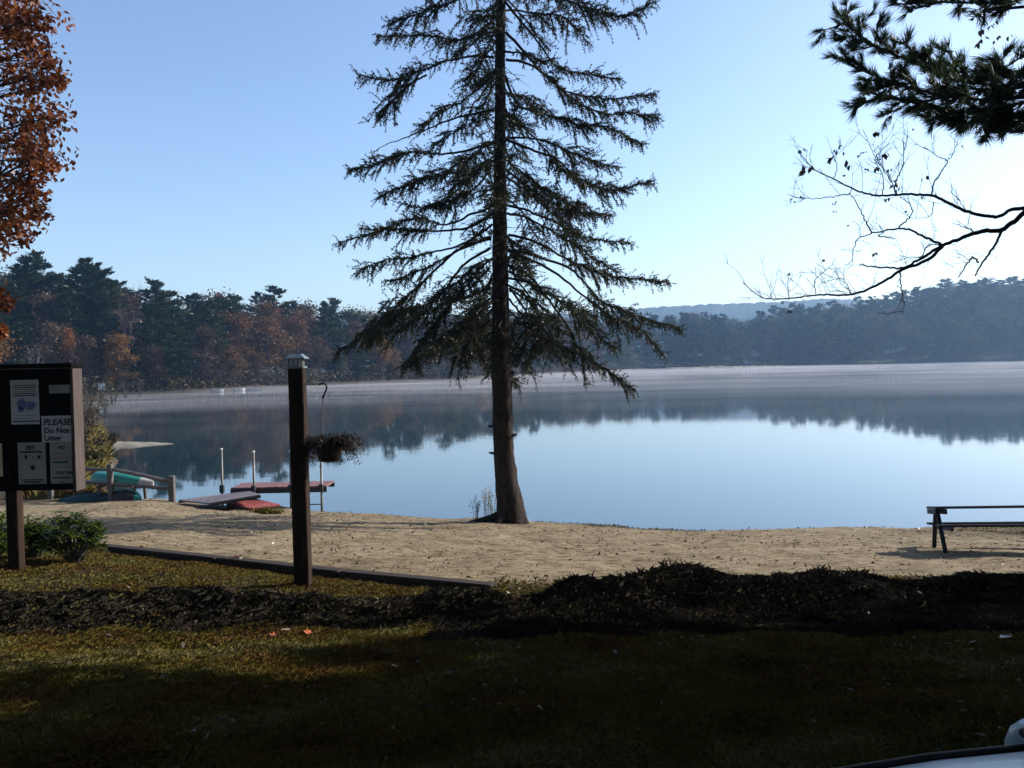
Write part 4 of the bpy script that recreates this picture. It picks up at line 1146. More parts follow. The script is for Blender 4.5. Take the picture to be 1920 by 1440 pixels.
# ================================================================= LAMP POST + HANGING BASKET
py_ = 9.0
lp = hit(566, 1099); PXc = at(556, 700, py_)[0]
lpo = empty('lamp_post', (lp[0], py_, hz(lp[0], py_)), 'square brown wooden post with a small lantern cap and a black hook', 'lamp post')
L0 = np.array(lpo.location); topz = at(556, 691, py_)[2] - L0[2]; tilt = PXc - L0[0]
m = MB(); n = 14; V = []; hw = .079
for k in range(n):
    t = k / (n - 1); z = -.35 + (topz + .35) * t; x = tilt * t * .35
    for (sx, sy) in ((-1, -1), (-.88, -1), (.88, -1), (1, -.88), (1, .88), (.88, 1), (-.88, 1), (-1, .88)):
        V.append((x + sx * hw + .002 * vnoise([k * .9], [sx * 3], 3)[0], sy * hw, z))
m.add(V, [[i * 8 + j, i * 8 + (j + 1) % 8, (i + 1) * 8 + (j + 1) % 8, (i + 1) * 8 + j] for i in range(n - 1) for j in range(8)] + [[(n - 1) * 8 + j for j in range(8)]])
m.build('post', M['postwood'], lpo)
tx = tilt * .35
ln_e = MB(); ln_e.box((tx, 0, topz + .012), (.176, .176, .02), bevel=.004); lant = ln_e.build('lantern', M['capmetal'], lpo)
m = MB(); m.box((tx, 0, topz + .062), (.128, .128, .078)); m.build('glass', M['frost'], lant)
m = MB()
for k in range(4):
    for s in (-1, 1):
        u = -.066 + .044 * k
        m.box((tx + u, s * .068, topz + .062), (.006, .006, .08)); m.box((tx + s * .068, u, topz + .062), (.006, .006, .08))
m.build('bars', M['black'], lant)
m = MB(); m.box((tx, 0, topz + .106), (.205, .205, .012), bevel=.003); m.box((tx, 0, topz + .132), (.2, .2, .04), taper=.55); m.build('cap', M['capmetal'], lant)
hk0 = at(570, 720, py_) - L0; hk1 = at(608, 720, py_) - L0; hk2 = at(605, 747, py_) - L0
m = MB(); m.tube([hk0 - [.02, 0, 0], hk1 - [.05, 0, 0]], .006, 6)
m.tube(smooth_line([hk1 - [.06, 0, .006], hk1 - [.01, 0, -.006], hk1 + [.022, 0, -.018], hk1 + [.02, 0, -.06], (hk1 + hk2) / 2 + [.012, 0, -.02], hk2], 16), [.010] * 13 + [.011, .014, .012], 8)
m.box(hk0 + [-.004, 0, 0], (.012, .03, .09)); m.build('hook_arm', M['black'], lpo, True)
bc = at(617, 848, py_)
bk = empty('hanging_basket', bc, 'hanging basket of dried brown plants on the lamp post hook', 'hanging basket')
m = MB(); m.lathe([(.095, -.095), (.11, -.09), (.145, .06), (.155, .07), (.155, .085), (.135, .085), (.12, .03)], (0, 0, 0), 20); m.build('pot', M['plasticblack'], bk, True)
m = MB(); top_ = L0 + hk2 - bc
for a in (.4, 2.5, 4.6):
    e = np.array([.15 * math.cos(a), .15 * math.sin(a), .08]); m.tube(smooth_line([top_, (top_ + e) / 2 + [-.004, 0, 0], e], 6), .0022, 4)
m.build('hanger', M['black'], bk)
m = MB(); V = []
for k in range(620):
    a = rnd.uniform(0, 2 * PI); r0 = rnd.uniform(0, .12); s = np.array([math.cos(a) * r0, math.sin(a) * r0, .06])
    out = rnd.uniform(.12, .33) * (1.0 if math.cos(a) < 0 else 1.08); up = rnd.uniform(.02, .12); dn = rnd.uniform(-.02, .19)
    e = s + np.array([math.cos(a) * out * .6, math.sin(a) * out * .6, up]); t = np.array([math.cos(a) * (r0 + out * .85), math.sin(a) * (r0 + out * .85), .12 - dn * out / .25])
    q = smooth_line([s, e, t], 5); m.tube(q, [.003, .0028, .0025, .002, .0012], 3, False)
    for j in range(5):
        c = q[rnd.randint(1, 4)] + rng.normal(size=3) * .012; V.append(leaf_cloud(c[None], rnd.uniform(.02, .045), rnd.uniform(.006, .014), None, None, 4))
m.quads(np.concatenate(V), 4); m.build('plant', M['dried'], bk)

# ================================================================= TIMBER EDGING
(x0, y0), (x1, y1) = TL
def timber(t0, t1, label):
    P = []
    for t in (t0, t1):
        x = x0 + (x1 - x0) * t; y = y0 + (y1 - y0) * t
        P.append(np.array([x, y, hz(x + .05, y + .2) - .055]))
    c = (P[0] + P[1]) / 2
    m = MB(); m.beam(P[0] - c, P[1] - c, .15, .17, bevel=.012)
    o = m.build('landscape_timber', M['timber']); o.location = c
    tag(o, label, 'timber edging', 'timbers edging the sand')
timber(-.03, .335, 'dark timber edging half sunk in grass left of the lamp post')
timber(.338, .66, 'dark timber edging running behind the foot of the lamp post')
timber(.663, 1.0, 'dark timber edging right of the lamp post, ending at the sand')

# ================================================================= PICNIC TABLE
tl = hit(1772, 1036); TY = tl[1]
pt = empty('picnic_table', (tl[0], TY, hz(tl[0], TY)), 'dark wooden picnic table with attached benches on the sand', 'picnic table')
gx = (float(H(tl[0] + 2.2, TY, False)) - float(H(tl[0] - .2, TY, False))) / 2.4; gy = (float(H(tl[0] + 1, TY + 1.2, False)) - float(H(tl[0] + 1, TY - .8, False))) / 2.0
nrm = Vector((-gx, -gy * 1.25, 1)).normalized(); yaw = math.radians(-15)
xa_ = Vector((math.cos(yaw), math.sin(yaw), 0)); xa_ = (xa_ - nrm * xa_.dot(nrm)).normalized(); ya_ = nrm.cross(xa_)
pt.rotation_euler = Matrix((xa_, ya_, nrm)).transposed().to_euler()
pt.scale = (.86, .86, .86)
Lt = 2.6
def tp_(mb_, name, mat): return mb_.build(name, mat, pt)
TH = .735; yc = .50
m = MB()
for k in range(5): m.box((Lt / 2 - .06, yc - .30 + .15 * k, TH - .02), (Lt, .14, .038), bevel=.004)
tp_(m, 'tabletop', M['table'])
for s, off in ((-1, -.12), (1, -.0)):
    m = MB()
    for k in range(2): m.box((Lt / 2 + off, yc + s * (.60 + .13 * k), .43), (Lt, .125, .04), bevel=.004)
    tp_(m, 'bench_seat', M['table'])
for xe in (.02, Lt - .42):
    for s in (-1, 1):
        m = MB(); m.beam((xe + (.03 if s > 0 else -.03), yc + s * .58, 0.0), (xe + (.03 if s > 0 else -.03), yc + s * .20, TH - .045), .04, .065, up=(1, 0, 0), bevel=.004); tp_(m, 'leg', M['table'])
    m = MB(); m.box((xe + .075, yc, .395), (.04, 1.42, .10), bevel=.004); tp_(m, 'seat_support', M['table'])
    m = MB(); m.box((xe + .075, yc, TH - .085), (.04, .70, .085), bevel=.004); m.box((xe - .065, yc, TH - .085), (.035, .66, .085), bevel=.004); tp_(m, 'top_cleat', M['table'])

# ================================================================= FENCE + BOATS
FD = 21.5
fp1 = hit(208, 938); fp2 = hit(323, 941)
fn = empty('split_rail_fence', (fp1[0], fp1[1], hz(fp1[0], fp1[1])), 'weathered grey split-rail fence beside the upturned boats', 'fence')
FB = np.array(fn.location); DF = fp1[1]
p1t = at(209, 870, DF); p2t = at(323, 892, fp2[1])
m = MB(); m.box((0, 0, (p1t[2] - FB[2]) / 2 - .1), (.13, .12, p1t[2] - FB[2] + .2), bevel=.012); m.build('post', M['railwood'], fn)
q = np.array([fp2[0], fp2[1], hz(fp2[0], fp2[1])]) - FB; h2 = p2t[2] - FB[2]
m = MB(); m.box((q[0], q[1], (q[2] + h2) / 2 - .1), (.15, .13, h2 - q[2] + .2), bevel=.012); m.build('post', M['railwood'], fn)
p0 = hit(95, 936); q0 = np.array([p0[0], p0[1], hz(p0[0], p0[1])]) - FB
m = MB(); m.box((q0[0], q0[1], q0[2] + .4), (.13, .12, 1.0), bevel=.012); m.build('post', M['railwood'], fn)
def rail(a, b, name='rail'):
    m = MB(); a = np.array(a); b = np.array(b); l = smooth_line([a, (a + b) / 2 + [0, 0, .015], b], 8)
    l += np.stack([np.zeros(8), np.zeros(8), .008 * vnoise(np.arange(8) * 1.7, np.ones(8) * a[0], 4)], -1)
    m.tube(l, [.04, .052, .05, .055, .05, .052, .048, .04], 6); m.build(name, M['railwood'], fn)
rail(at(208, 880, DF) - FB, at(322, 904, fp2[1]) - FB); rail(at(208, 908, DF) - FB, at(322, 917, fp2[1]) - FB)
rail(at(95, 880, p0[1]) - FB, at(208, 881, DF) - FB); rail(at(95, 902, p0[1]) - FB, at(208, 907, DF) - FB)


def hull(name, c, length, width, depth, rz, mats, label, cat, tiltx=0, tilty=0, white_from=2):
    """upturned rowing boat: keel up, pointed bow at +x"""
    e = empty(name, c, label, cat, 'upturned boats behind the fence', rz); e.rotation_euler = (tiltx, tilty, rz)
    n, k = 22, 13; V = []
    for i in range(n):
        t = i / (n - 1); x = (t - .5) * length
        w_ = width / 2 * (1 - max(0, (t - .35) / .65) ** 2.2) * (.84 + .16 * math.sin(min(1, t / .35) * PI / 2)) + .012
        d_ = depth * (.80 + .2 * math.sin(min(1, t / .5) * PI / 2)) * (1 - .55 * max(0, (t - .55) / .45) ** 1.6)
        for j in range(k):
            a = PI * j / (k - 1); V.append((x, math.copysign(abs(math.cos(a)) ** .7, math.cos(a)) * w_, math.sin(a) ** .8 * d_))
    fs = [[i * k + j, i * k + j + 1, (i + 1) * k + j + 1, (i + 1) * k + j] for i in range(n - 1) for j in range(k - 1)] + [list(range(k))[::-1], [(n - 1) * k + j for j in range(k)]]
    m = MB(); m.add(V, fs); m.build('hull', mats[0], e, True)
    g = MB(); edge = [(V[i * k][0], V[i * k][1] + .012, -.02) for i in range(n)]; edge2 = [(V[i * k + k - 1][0], V[i * k + k - 1][1] - .012, -.02) for i in range(n)]
    g.tube(edge, .028, 6); g.tube(edge2, .028, 6); g.tube([edge[0], edge2[0]], .028, 6); g.build('gunwale', mats[1], e, True)
    b_ = MB(); V2 = []
    i0 = int(n * (1 - white_from))
    for i in range(max(i0, 0), n):
        for j in range(k):
            v = np.array(V[i * k + j]); s = 1.02; V2.append((v[0] + .006, v[1] * s + math.copysign(.002, v[1]), v[2] * s + .003))
    nn = n - max(i0, 0)
    b_.add(V2, [[i * k + j, i * k + j + 1, (i + 1) * k + j + 1, (i + 1) * k + j] for i in range(nn - 1) for j in range(k - 1)] + [[(nn - 1) * k + j for j in range(k)]])
    if white_from < 1: b_.build('bow_cover', mats[2], e, True)
    m = MB(); m.tube([(-length * .46, 0, depth * .82 + .01), (0, 0, depth + .012), (length * .25, 0, depth * .97), (length * .5, 0, depth * .46)], .016, 5); m.build('keel', mats[1], e, True)
    return e


bD = 22.2
c1 = at(236, 905, bD)
hull('rowing_boat', (c1[0], bD, c1[2]), 1.75, .66, .27, math.radians(-18), [M['teal'], M['boatwhite'], M['boatwhite']], 'upturned teal boat with a white bow, raised on trestles', 'rowing boat', tilty=math.radians(5), white_from=.2)
gz = hz(c1[0], bD)
for k, dx in enumerate((-.55, .35)):
    e = empty('trestle', (c1[0] + dx, bD, hz(c1[0] + dx, bD)), ['dark wooden trestle under the stern of the raised teal boat', 'dark wooden trestle under the bow half of the raised teal boat'][k], 'trestle', 'trestles under the raised boat')
    zt_ = c1[2] - .06 - e.location.z - .03 * dx
    m = MB(); m.beam((0, -.45, zt_), (0, .45, zt_), .08, .08, bevel=.006); m.build('crossbar', M['railwood'], e)
    for s in (-1, 1): m = MB(); m.beam((0, s * .36, -.1), (0, s * .3, zt_ - .03), .07, .07, bevel=.006, up=(1, 0, 0)); m.build('leg', M['railwood'], e)
c2 = at(168, 934, 21.9)
hull('rowing_boat', (c2[0], 21.9, hz(c2[0], 21.9) - .04), 1.5, .6, .25, math.radians(200), [M['tealdark'], M['tealdark'], M['white']], 'dark teal boat lying upturned on the ground by the notice board', 'rowing boat')
c3 = at(240, 936, 21.9)
hull('rowing_boat', (c3[0], 21.9, hz(c3[0], 21.9) - .03), 1.0, .55, .28, math.radians(-28), [M['brownhull'], M['teal'], M['teal']], 'small brown upturned dinghy with a teal bow tip under the raised boat', 'rowing boat', white_from=.14)

# ================================================================= DOCK
d0 = at(433, 916, 21.7); DZ = d0[2]
dk = empty('dock', (d0[0], 21.7, 0), 'L-shaped dock of reddish boards on tall metal poles', 'dock')
DB = np.array(dk.location)
xA = d0[0]; xB = at(613, 914, 21.7)[0]
m = MB(); nb = int((xB - xA) / .145)
for k in range(nb):
    x = xA + (xB - xA) * (k + .5) / nb; m.box((x - DB[0], .45, DZ - DB[2] + rnd.uniform(-.003, .003)), ((xB - xA) / nb - .012, .95, .04))
m.build('platform_deck', M['deck'], dk)
m = MB()
for yy in (-.03, .93): m.box(((xB - xA) / 2, yy, DZ - .075), (xB - xA, .045, .12))
for k in range(5): m.box(((xB - xA) * (k + .5) / 5, .45, DZ - .08), (.045, .91, .09))
m.build('platform_frame', M['frame'], dk)
# walkway from the shore
qa = at(392, 943, 20.7); qb = at(489, 927, 20.8); qc = at(467, 920, 21.62); qd = at(335, 937, 21.55)
m = MB(); nb = 16
for k in range(nb):
    t0, t1 = k / nb, (k + .9) / nb
    A0, A1 = qa + (qb - qa) * t0, qa + (qb - qa) * t1; D0_, D1_ = qd + (qc - qd) * t0, qd + (qc - qd) * t1
    V = np.array([A0, A1, D1_, D0_, A0 - [0, 0, .04], A1 - [0, 0, .04], D1_ - [0, 0, .04], D0_ - [0, 0, .04]]) - DB
    m.add(V, [[0, 1, 2, 3], [4, 7, 6, 5], [0, 4, 5, 1], [1, 5, 6, 2], [2, 6, 7, 3], [3, 7, 4, 0]])
m.build('walkway_deck', M['deckgrey'], dk)
m = MB(); m.beam(qa - DB - [0, 0, .06], qb - DB - [0, 0, .06], .045, .05); m.beam(qd - DB - [0, 0, .06], qc - DB - [0, 0, .06], .045, .05); m.build('walkway_frame', M['frame'], dk)
for (px, pyt, pyb, D) in ((415, 843, 924, 21.9), (475, 848, 957, 21.63), (544, 847, 960, 21.63), (602, 867, 967, 21.63)):
    a = at(px, pyt, D); b = at(px + 1.5, pyb, D); m = MB()
    zb = min(b[2], -.0) - .5
    m.tube([(a[0] - DB[0], a[1] - DB[1], a[2]), (b[0] - DB[0], b[1] - DB[1], zb)], .03, 10); pl = m.build('pole', M['pole'], dk, True)
    m = MB(); m.tube([(a[0] - DB[0], a[1] - DB[1], a[2] - .005), (a[0] - DB[0], a[1] - DB[1], a[2] + .035)], [.037, .03], 10); m.build('pole_cap', M['white'], pl, True)
    m = MB(); m.box((b[0] - DB[0], b[1] - DB[1], DZ - .03), (.11, .10, .20), bevel=.01); m.build('bracket', M['frame'], pl)
m = MB(); xa = at(546, 950, 21.63)[0] - DB[0]; xb = at(602, 944, 21.63)[0] - DB[0]
zz_ = at(575, 946, 21.63)[2]; m.tube([(xa, -.07, zz_), (xb, -.07, zz_)], .014, 6); m.build('cross_brace', M['frame'], dk)

zt_ = .42
def onplane(px, py, z):
    d = ray(px, py); return CAM + d * ((z - CAMZ) / d[2])
ra = [onplane(424, 940, zt_), onplane(469, 932.5, zt_), onplane(524, 945.5, zt_), onplane(472, 953, zt_)]
rb = sum(ra) / 4
rx = empty('dock_section', (rb[0], rb[1], 0), 'spare red dock section left on the shore beside the walkway', 'dock section')
V = []
for p in ra:
    k = (p[1]); d = ray(0, 0)
    V.append([p[0] - rb[0], p[1] - rb[1], zt_])
V = np.array(V); V2 = V.copy(); V2[:, 2] = -.02
m = MB(); m.add(np.concatenate([V * [1.02, 1.02, 1], V * [1.02, 1.02, 1] - [0, 0, .03]]), [[0, 1, 2, 3], [7, 6, 5, 4], [0, 4, 5, 1], [1, 5, 6, 2], [2, 6, 7, 3], [3, 7, 4, 0]][:]); m.build('deck', M['redbox'], rx)
V = V - [0, 0, .031]
m = MB(); m.add(np.concatenate([V, V2]), [[0, 4, 5, 1], [1, 5, 6, 2], [2, 6, 7, 3], [3, 7, 4, 0], [7, 6, 5, 4]]); m.build('side_frame', M['brownhull'], rx)

# ================================================================= PLANTS NEAR
def rhodo(px, py, h, w_, label, seed, D=None):
    p = hit(px, py); r = random.Random(seed); g = np.random.default_rng(seed)
    e = empty('rhododendron_bush', (p[0], p[1], hz(p[0], p[1])), label, 'shrub', 'green shrubs by the notice board')
    st = MB(); V = []
    for k in range(64):
        a = r.uniform(0, 2 * PI); q = r.uniform(.1, 1) ** .6; zt2 = h * (.35 + .6 * r.uniform(0, 1)) * (1 - .35 * q * q)
        tip = np.array([math.cos(a) * w_ * q, math.sin(a) * w_ * q * .8, zt2])
        l = smooth_line([[r.uniform(-.03, .03), r.uniform(-.03, .03), -.03], tip * [.5, .5, .45], tip], 7); st.tube(l, np.linspace(.009, .004, 7), 4, False)
        for rep in range(3):
            c = tip + g.normal(size=3) * .035; n = 9
            az = g.uniform(0, 2 * PI, n); el = g.uniform(-.5, .6, n)
            d = np.stack([np.cos(az) * np.cos(el), np.sin(az) * np.cos(el), np.sin(el)], -1)
            V.append(leaf_cloud(np.repeat(c[None], n, 0), g.uniform(.06, .11, n), g.uniform(.022, .036, n), d, np.array([0, 0, 1.0]) + g.normal(size=(n, 3)) * .3, 4))
    st.build('stem', M['bark2'], e); m = MB(); m.quads(np.concatenate(V), 4); m.build('foliage', M['rhodo'], e)


rhodo(140, 1056, .66, .30, 'round glossy green bush just right of the notice board post', 41)
rhodo(66, 1046, .50, .22, 'smaller green bush right behind the notice board post', 42)
rhodo(-20, 1052, .60, .34, 'green bush at the left photo edge left of the notice board post', 43)


def tuft_things():
    # flowering weeds beside the spruce foot
    for k, (px, py, h, lab) in enumerate(((892, 974, .55, 'dry grey weed stalks farthest left of the spruce foot'), (912, 974, .78, 'tallest weed with dark seed head left of the spruce foot'), (925, 975, .66, 'yellow leaved weed touching the spruce foot'))):
        p = hit(px, py); e = empty('weed', (p[0], p[1], hz(p[0], p[1])), lab, 'weed', 'weeds by the spruce foot')
        st = MB(); V = []
        for j in range(7):
            a = rnd.uniform(0, 2 * PI); t = np.array([math.cos(a) * .1, math.sin(a) * .08, h * rnd.uniform(.6, 1)]); b0 = np.array([math.cos(a) * .05, math.sin(a) * .05, -.03])
            l = smooth_line([b0, t * [.6, .6, .5], t], 7); st.tube(l, np.linspace(.006, .003, 7), 4, False)
            for q in range(16):
                c = l[rnd.randint(3 if k != 2 else 2, 6)] + rng.normal(size=3) * .02; V.append(leaf_cloud(c[None], rnd.uniform(.03, .07), rnd.uniform(.012, .022), None, None, 4))
        st.build('stem', M['bark2'], e); m = MB(); m.quads(np.concatenate(V), 4); m.build('foliage', M['flower'] if k else M['dried'], e)


tuft_things()


def blades(name, xy, hgt, wid, lean, mat, label, cat='grass', kind='stuff', zoff=-.01, keep=None):
    x, y = xy; n = len(x); z = H(x, y) + zoff
    a = rng.uniform(0, 2 * PI, n); le = rng.uniform(.2, 1, n) * lean
    base_ = np.stack([x, y, z], -1); S = np.stack([-np.sin(a), np.cos(a), a * 0], -1) * (wid * rng.uniform(.6, 1.3, n))[:, None] * .5
    d1 = np.stack([np.cos(a) * le * .35, np.sin(a) * le * .35, np.ones(n)], -1) * (hgt * .55)[:, None]
    d2 = np.stack([np.cos(a) * le, np.sin(a) * le, 1 - .4 * le], -1) * hgt[:, None]
    P = np.stack([base_ - S, base_ + S, base_ + d1 + S * .7, base_ + d2, base_ + d1 - S * .7], 1)
    o = link(raw(name, P.reshape(-1, 3), [np.arange(n * 5).reshape(n, 5)]), name, mat)
    tag(o, label, cat, kind=kind); return o


def scatter(n, x0_, x1_, y0_, y1_, mask):
    x = rng.uniform(x0_, x1_, n); y = rng.uniform(y0_, y1_, n); k = mask(x, y); return x[k], y[k]


def near_side(x, y):
    (ax, ay), (bx, by) = TL; d = (-(x - ax) * (by - ay) + (y - ay) * (bx - ax)) / math.hypot(bx - ax, by - ay)
    return np.where(x < bx, d < -.1, y < 9.15 + .35 * fbm(x * .9, x * 0 + 1, 51, 3) + .25 * rng.normal(size=len(x)) + np.clip(x - 5, 0, 5) * .12)


def m_turf(x, y):
    bed = np.where(x < -.3, np.abs(y - 7.38) < .85, np.abs(y - 7.0) < 1.1) & (rng.uniform(size=len(x)) < .85)
    bare_ = (np.exp(-(((x + 1.35) / .9) ** 2 + ((y - 9.75) / .5) ** 2)) > .5) & (rng.uniform(size=len(x)) < .85)
    return near_side(x, y) & ~bed & ~bare_ & (np.abs(x) < .7 * y + 2.2) & (fbm(x * 1.5, y * 1.5, 81, 3) + rng.uniform(-.6, .6, len(x)) > -.35)


def turf_xy(n):
    y = 2.7 + 11 * rng.uniform(size=n) ** 1.9; x = rng.uniform(-.7, .7, n) * (y + 2.6)
    k = m_turf(x, y); return x[k], y[k]


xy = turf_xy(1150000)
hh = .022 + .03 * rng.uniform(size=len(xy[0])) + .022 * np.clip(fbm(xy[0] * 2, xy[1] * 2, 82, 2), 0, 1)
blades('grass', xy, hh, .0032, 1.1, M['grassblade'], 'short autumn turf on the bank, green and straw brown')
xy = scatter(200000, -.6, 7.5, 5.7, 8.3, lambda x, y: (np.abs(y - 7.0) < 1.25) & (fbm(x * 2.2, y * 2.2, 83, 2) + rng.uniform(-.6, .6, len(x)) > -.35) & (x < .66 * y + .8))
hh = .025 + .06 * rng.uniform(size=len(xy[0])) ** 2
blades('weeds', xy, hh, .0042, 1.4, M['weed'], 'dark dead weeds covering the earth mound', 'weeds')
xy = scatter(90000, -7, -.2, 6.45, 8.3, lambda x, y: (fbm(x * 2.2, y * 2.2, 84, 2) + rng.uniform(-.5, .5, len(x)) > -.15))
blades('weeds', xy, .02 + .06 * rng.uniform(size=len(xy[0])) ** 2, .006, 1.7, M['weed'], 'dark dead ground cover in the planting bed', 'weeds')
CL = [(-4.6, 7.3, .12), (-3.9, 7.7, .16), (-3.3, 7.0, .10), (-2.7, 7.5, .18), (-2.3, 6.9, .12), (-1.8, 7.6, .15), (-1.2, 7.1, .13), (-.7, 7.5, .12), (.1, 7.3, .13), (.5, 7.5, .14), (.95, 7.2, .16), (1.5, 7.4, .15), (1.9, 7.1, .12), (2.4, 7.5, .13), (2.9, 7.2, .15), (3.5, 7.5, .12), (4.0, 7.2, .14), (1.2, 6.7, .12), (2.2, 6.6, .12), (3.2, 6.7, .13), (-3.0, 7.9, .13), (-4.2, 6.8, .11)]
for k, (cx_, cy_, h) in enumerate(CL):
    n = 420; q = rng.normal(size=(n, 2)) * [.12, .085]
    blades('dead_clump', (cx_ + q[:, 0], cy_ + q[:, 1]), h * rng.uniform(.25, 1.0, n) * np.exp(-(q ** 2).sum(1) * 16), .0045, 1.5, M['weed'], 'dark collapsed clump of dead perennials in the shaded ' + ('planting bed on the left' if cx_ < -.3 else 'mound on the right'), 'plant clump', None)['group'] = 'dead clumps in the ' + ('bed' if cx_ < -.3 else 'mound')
xy = scatter(60000, -26, -10.5, 22.5, 50, lambda x, y: (H(x, y) > .06) & (np.interp(x, XW, YW) - y < 5) & (x < -.42 * y))
blades('reeds', xy, .16 + .4 * rng.uniform(size=len(xy[0])) ** 1.5, .022, .8, M['grassblade'], 'dry brown reeds on the left bank behind the boats', 'reeds')
# fringe turf on the beach
xy = scatter(60000, -8, 12, 14, 23, lambda x, y: (H(x, y) > .06) & (np.maximum(np.maximum(np.clip((1.3 - (np.interp(x, XW, YW) - y)) / .8, 0, 1) * ((x > .5) & (x < 4.0)), np.exp(-(((x - 9.5) / 1.5) ** 2 + ((y - 15.8) / 1.3) ** 2))), np.exp(-(((x + 6.6) / .9) ** 2 + ((y - 21.7) / .35) ** 2))) * (.7 + fbm(x * 1.3, y * 1.3, 61, 3)) > rng.uniform(.25, .9, len(x))))
blades('grass', xy, .03 + .05 * rng.uniform(size=len(xy[0])), .010, .9, M['grassblade'], 'yellow green turf patches along the water edge')
# standing tufts on the crest of the mound
for k, (px, py, n, h, lab) in enumerate(((1214, 1094, 90, .15, 'spiky dark grass tuft on the highest point of the mound'), (1105, 1094, 60, .09, 'small dark tuft left of the spiky one on the mound'), (1560, 1094, 60, .09, 'dark grass tuft on the mound below the picnic table side'), (1615, 1096, 36, .13, 'thin tall grass tuft right of the dark one on the mound'), (1510, 1097, 50, .11, 'little grass tuft at the left end of the right-hand row on the mound'))):
    p = hit(px, py); x = p[0] + rng.normal(size=n) * (.2 if k != 3 else .12); y = 7.4 + rng.normal(size=n) * .08
    blades('grass_tuft', (x, y), h * rng.uniform(.3, 1.1, n), .0035, .8, M['weed'] if k != 3 else M['grassblade'], lab, 'grass tuft', None)['group'] = 'tufts on the mound'
# clump at the dock section foot
p = hit(500, 962); n = 240
blades('grass_tuft', (p[0] + rng.normal(size=n) * .17, p[1] + rng.normal(size=n) * .07), .17 * rng.uniform(.4, 1.1, n), .014, .9, M['grassblade'], 'yellow green grass clump in front of the red dock section', 'grass tuft', None)
# litter on sand and turf
def litter(name, n, x0_, x1_, y0_, y1_, mask, L_, mat, label):
    x, y = scatter(n, x0_, x1_, y0_, y1_, mask); k = len(x); z = H(x, y) + .012
    d = unit(k); d[:, 2] *= .25; d /= np.linalg.norm(d, axis=1)[:, None]
    m = MB(); m.quads(leaf_cloud(np.stack([x, y, z], -1), L_ * rng.uniform(.5, 1.3, k), L_ * .55 * rng.uniform(.6, 1.2, k), d, np.array([0, 0, 1.0]) + rng.normal(size=(k, 3)) * .35, 4), 4)
    tag(m.build(name, mat), label, 'leaf litter', kind='stuff')


litter('leaf_litter', 9000, -10, 10, 9, 22, lambda x, y: (H(x, y) > .08) & ~near_side(x, y) & (fbm(x * .8, y * .8, 91, 3) + rng.uniform(-.6, .6, len(x)) > -.1), .062, M['litter'], 'dry leaf scraps scattered over the sand')
litter('leaf_litter', 11000, -6.5, 6, 3, 9, lambda x, y: near_side(x, y) & (rng.uniform(size=len(x)) < np.where((np.abs(y - 7.2) < .9) & (x < 0), 1, .4)), .042, M['litter'], 'dry leaf scraps scattered over the shaded bank')


def big_leaf(px, py, size, mat, label, seed):
    """a five-lobed curled leaf lying on the ground"""
    p = hit(px, py); r = random.Random(seed); V = [(0, 0, .012)]; n = 20; lob = mat is M['leafo']
    for k in range(n):
        a = 2 * PI * k / n
        if not lob:
            x_, y_ = size * .5 * math.cos(a), size * .24 * math.sin(a) * (1 - .35 * math.cos(a)) * r.uniform(.8, 1.15)
            V.append((x_, y_, .006 + 9 * y_ * y_ + 1.5 * x_ * x_ * (1 if math.cos(a) > 0 else .3))); continue
        rr_ = size * (.55 + .45 * (abs(math.cos(2.5 * a)) ** 1.3)) * (1 if k else .4) * .5 * (1 if abs(math.sin(a)) < .6 else .7)
        V.append((rr_ * math.cos(a), rr_ * math.sin(a),   .008 + 1.1 * rr_ * rr_ / size * (1 + .5 * math.sin(3 * a + seed))))
    m = MB(); m.add(V, [[0, 1 + k, 1 + (k + 1) % n] for k in range(n)]); m.tube([(0, 0, .012), (-size * .35, 0, .02), (-size * .6, .01, .012)], .0022, 4)
    o = m.build('fallen_leaf', mat, None, True); o.location = (p[0], p[1], hz(p[0], p[1]) + .012); o.rotation_euler = (r.uniform(.1, .5), r.uniform(-.4, .3), r.uniform(0, 6))
    tag(o, label, 'fallen leaf', 'fallen leaves on the bank')


BLV = [(512, 1198, .10, 'o', 'bright orange fallen leaf, left of the two on the bed edge'), (576, 1193, .10, 'o', 'bright orange fallen leaf, right of the two on the bed edge'), (352, 1200, .10, 'p', 'pale leaf standing on edge below the planting bed'), (344, 1218, .07, 'p', 'small pale leaf lying just below the upright pale one'),
       (445, 1058, .12, 'o', 'reddish leaf in the grass between the bush and the lamp post'), (452, 1060, .08, 'p', 'pale curled leaf touching the reddish leaf in the grass'), (202, 1196, .08, 'p', 'pale leaf lying left on the lit strip of turf'), (455, 1155, .07, 'p', 'pale leaf in the middle of the dark bed'),
       (495, 1112, .08, 'p', 'pale leaf near the lamp post foot'), (556, 1153, .07, 'p', 'pale leaf in the bed under the lamp post'), (428, 1160, .06, 'p', 'small pale leaf left in the dark bed'), (535, 1186, .08, 'p', 'pale leaf lying above the two orange leaves'),
       (1855, 1186, .12, 'p', 'largest pale leaf heap piece on the right of the bank'), (1885, 1201, .12, 'p', 'pale curled leaf at the right end of the bank heap'), (1822, 1212, .12, 'p', 'long pale leaf at the left of the bank heap'), (1782, 1122, .06, 'p', 'white leaf on the turf right of the mound'),
       (1690, 1070, .07, 'p', 'white scrap leaf on the sand below the picnic table'), (127, 1254, .06, 'p', 'tiny pale leaf on the lit turf at the left'), (1878, 1060, .06, 'p', 'white scrap leaf on the sand right below the bench')]
for k, (a, b, s, c, lab) in enumerate(BLV): big_leaf(a, b, s, M['leafo'] if c == 'o' else M['leafp'], lab, k + 3)

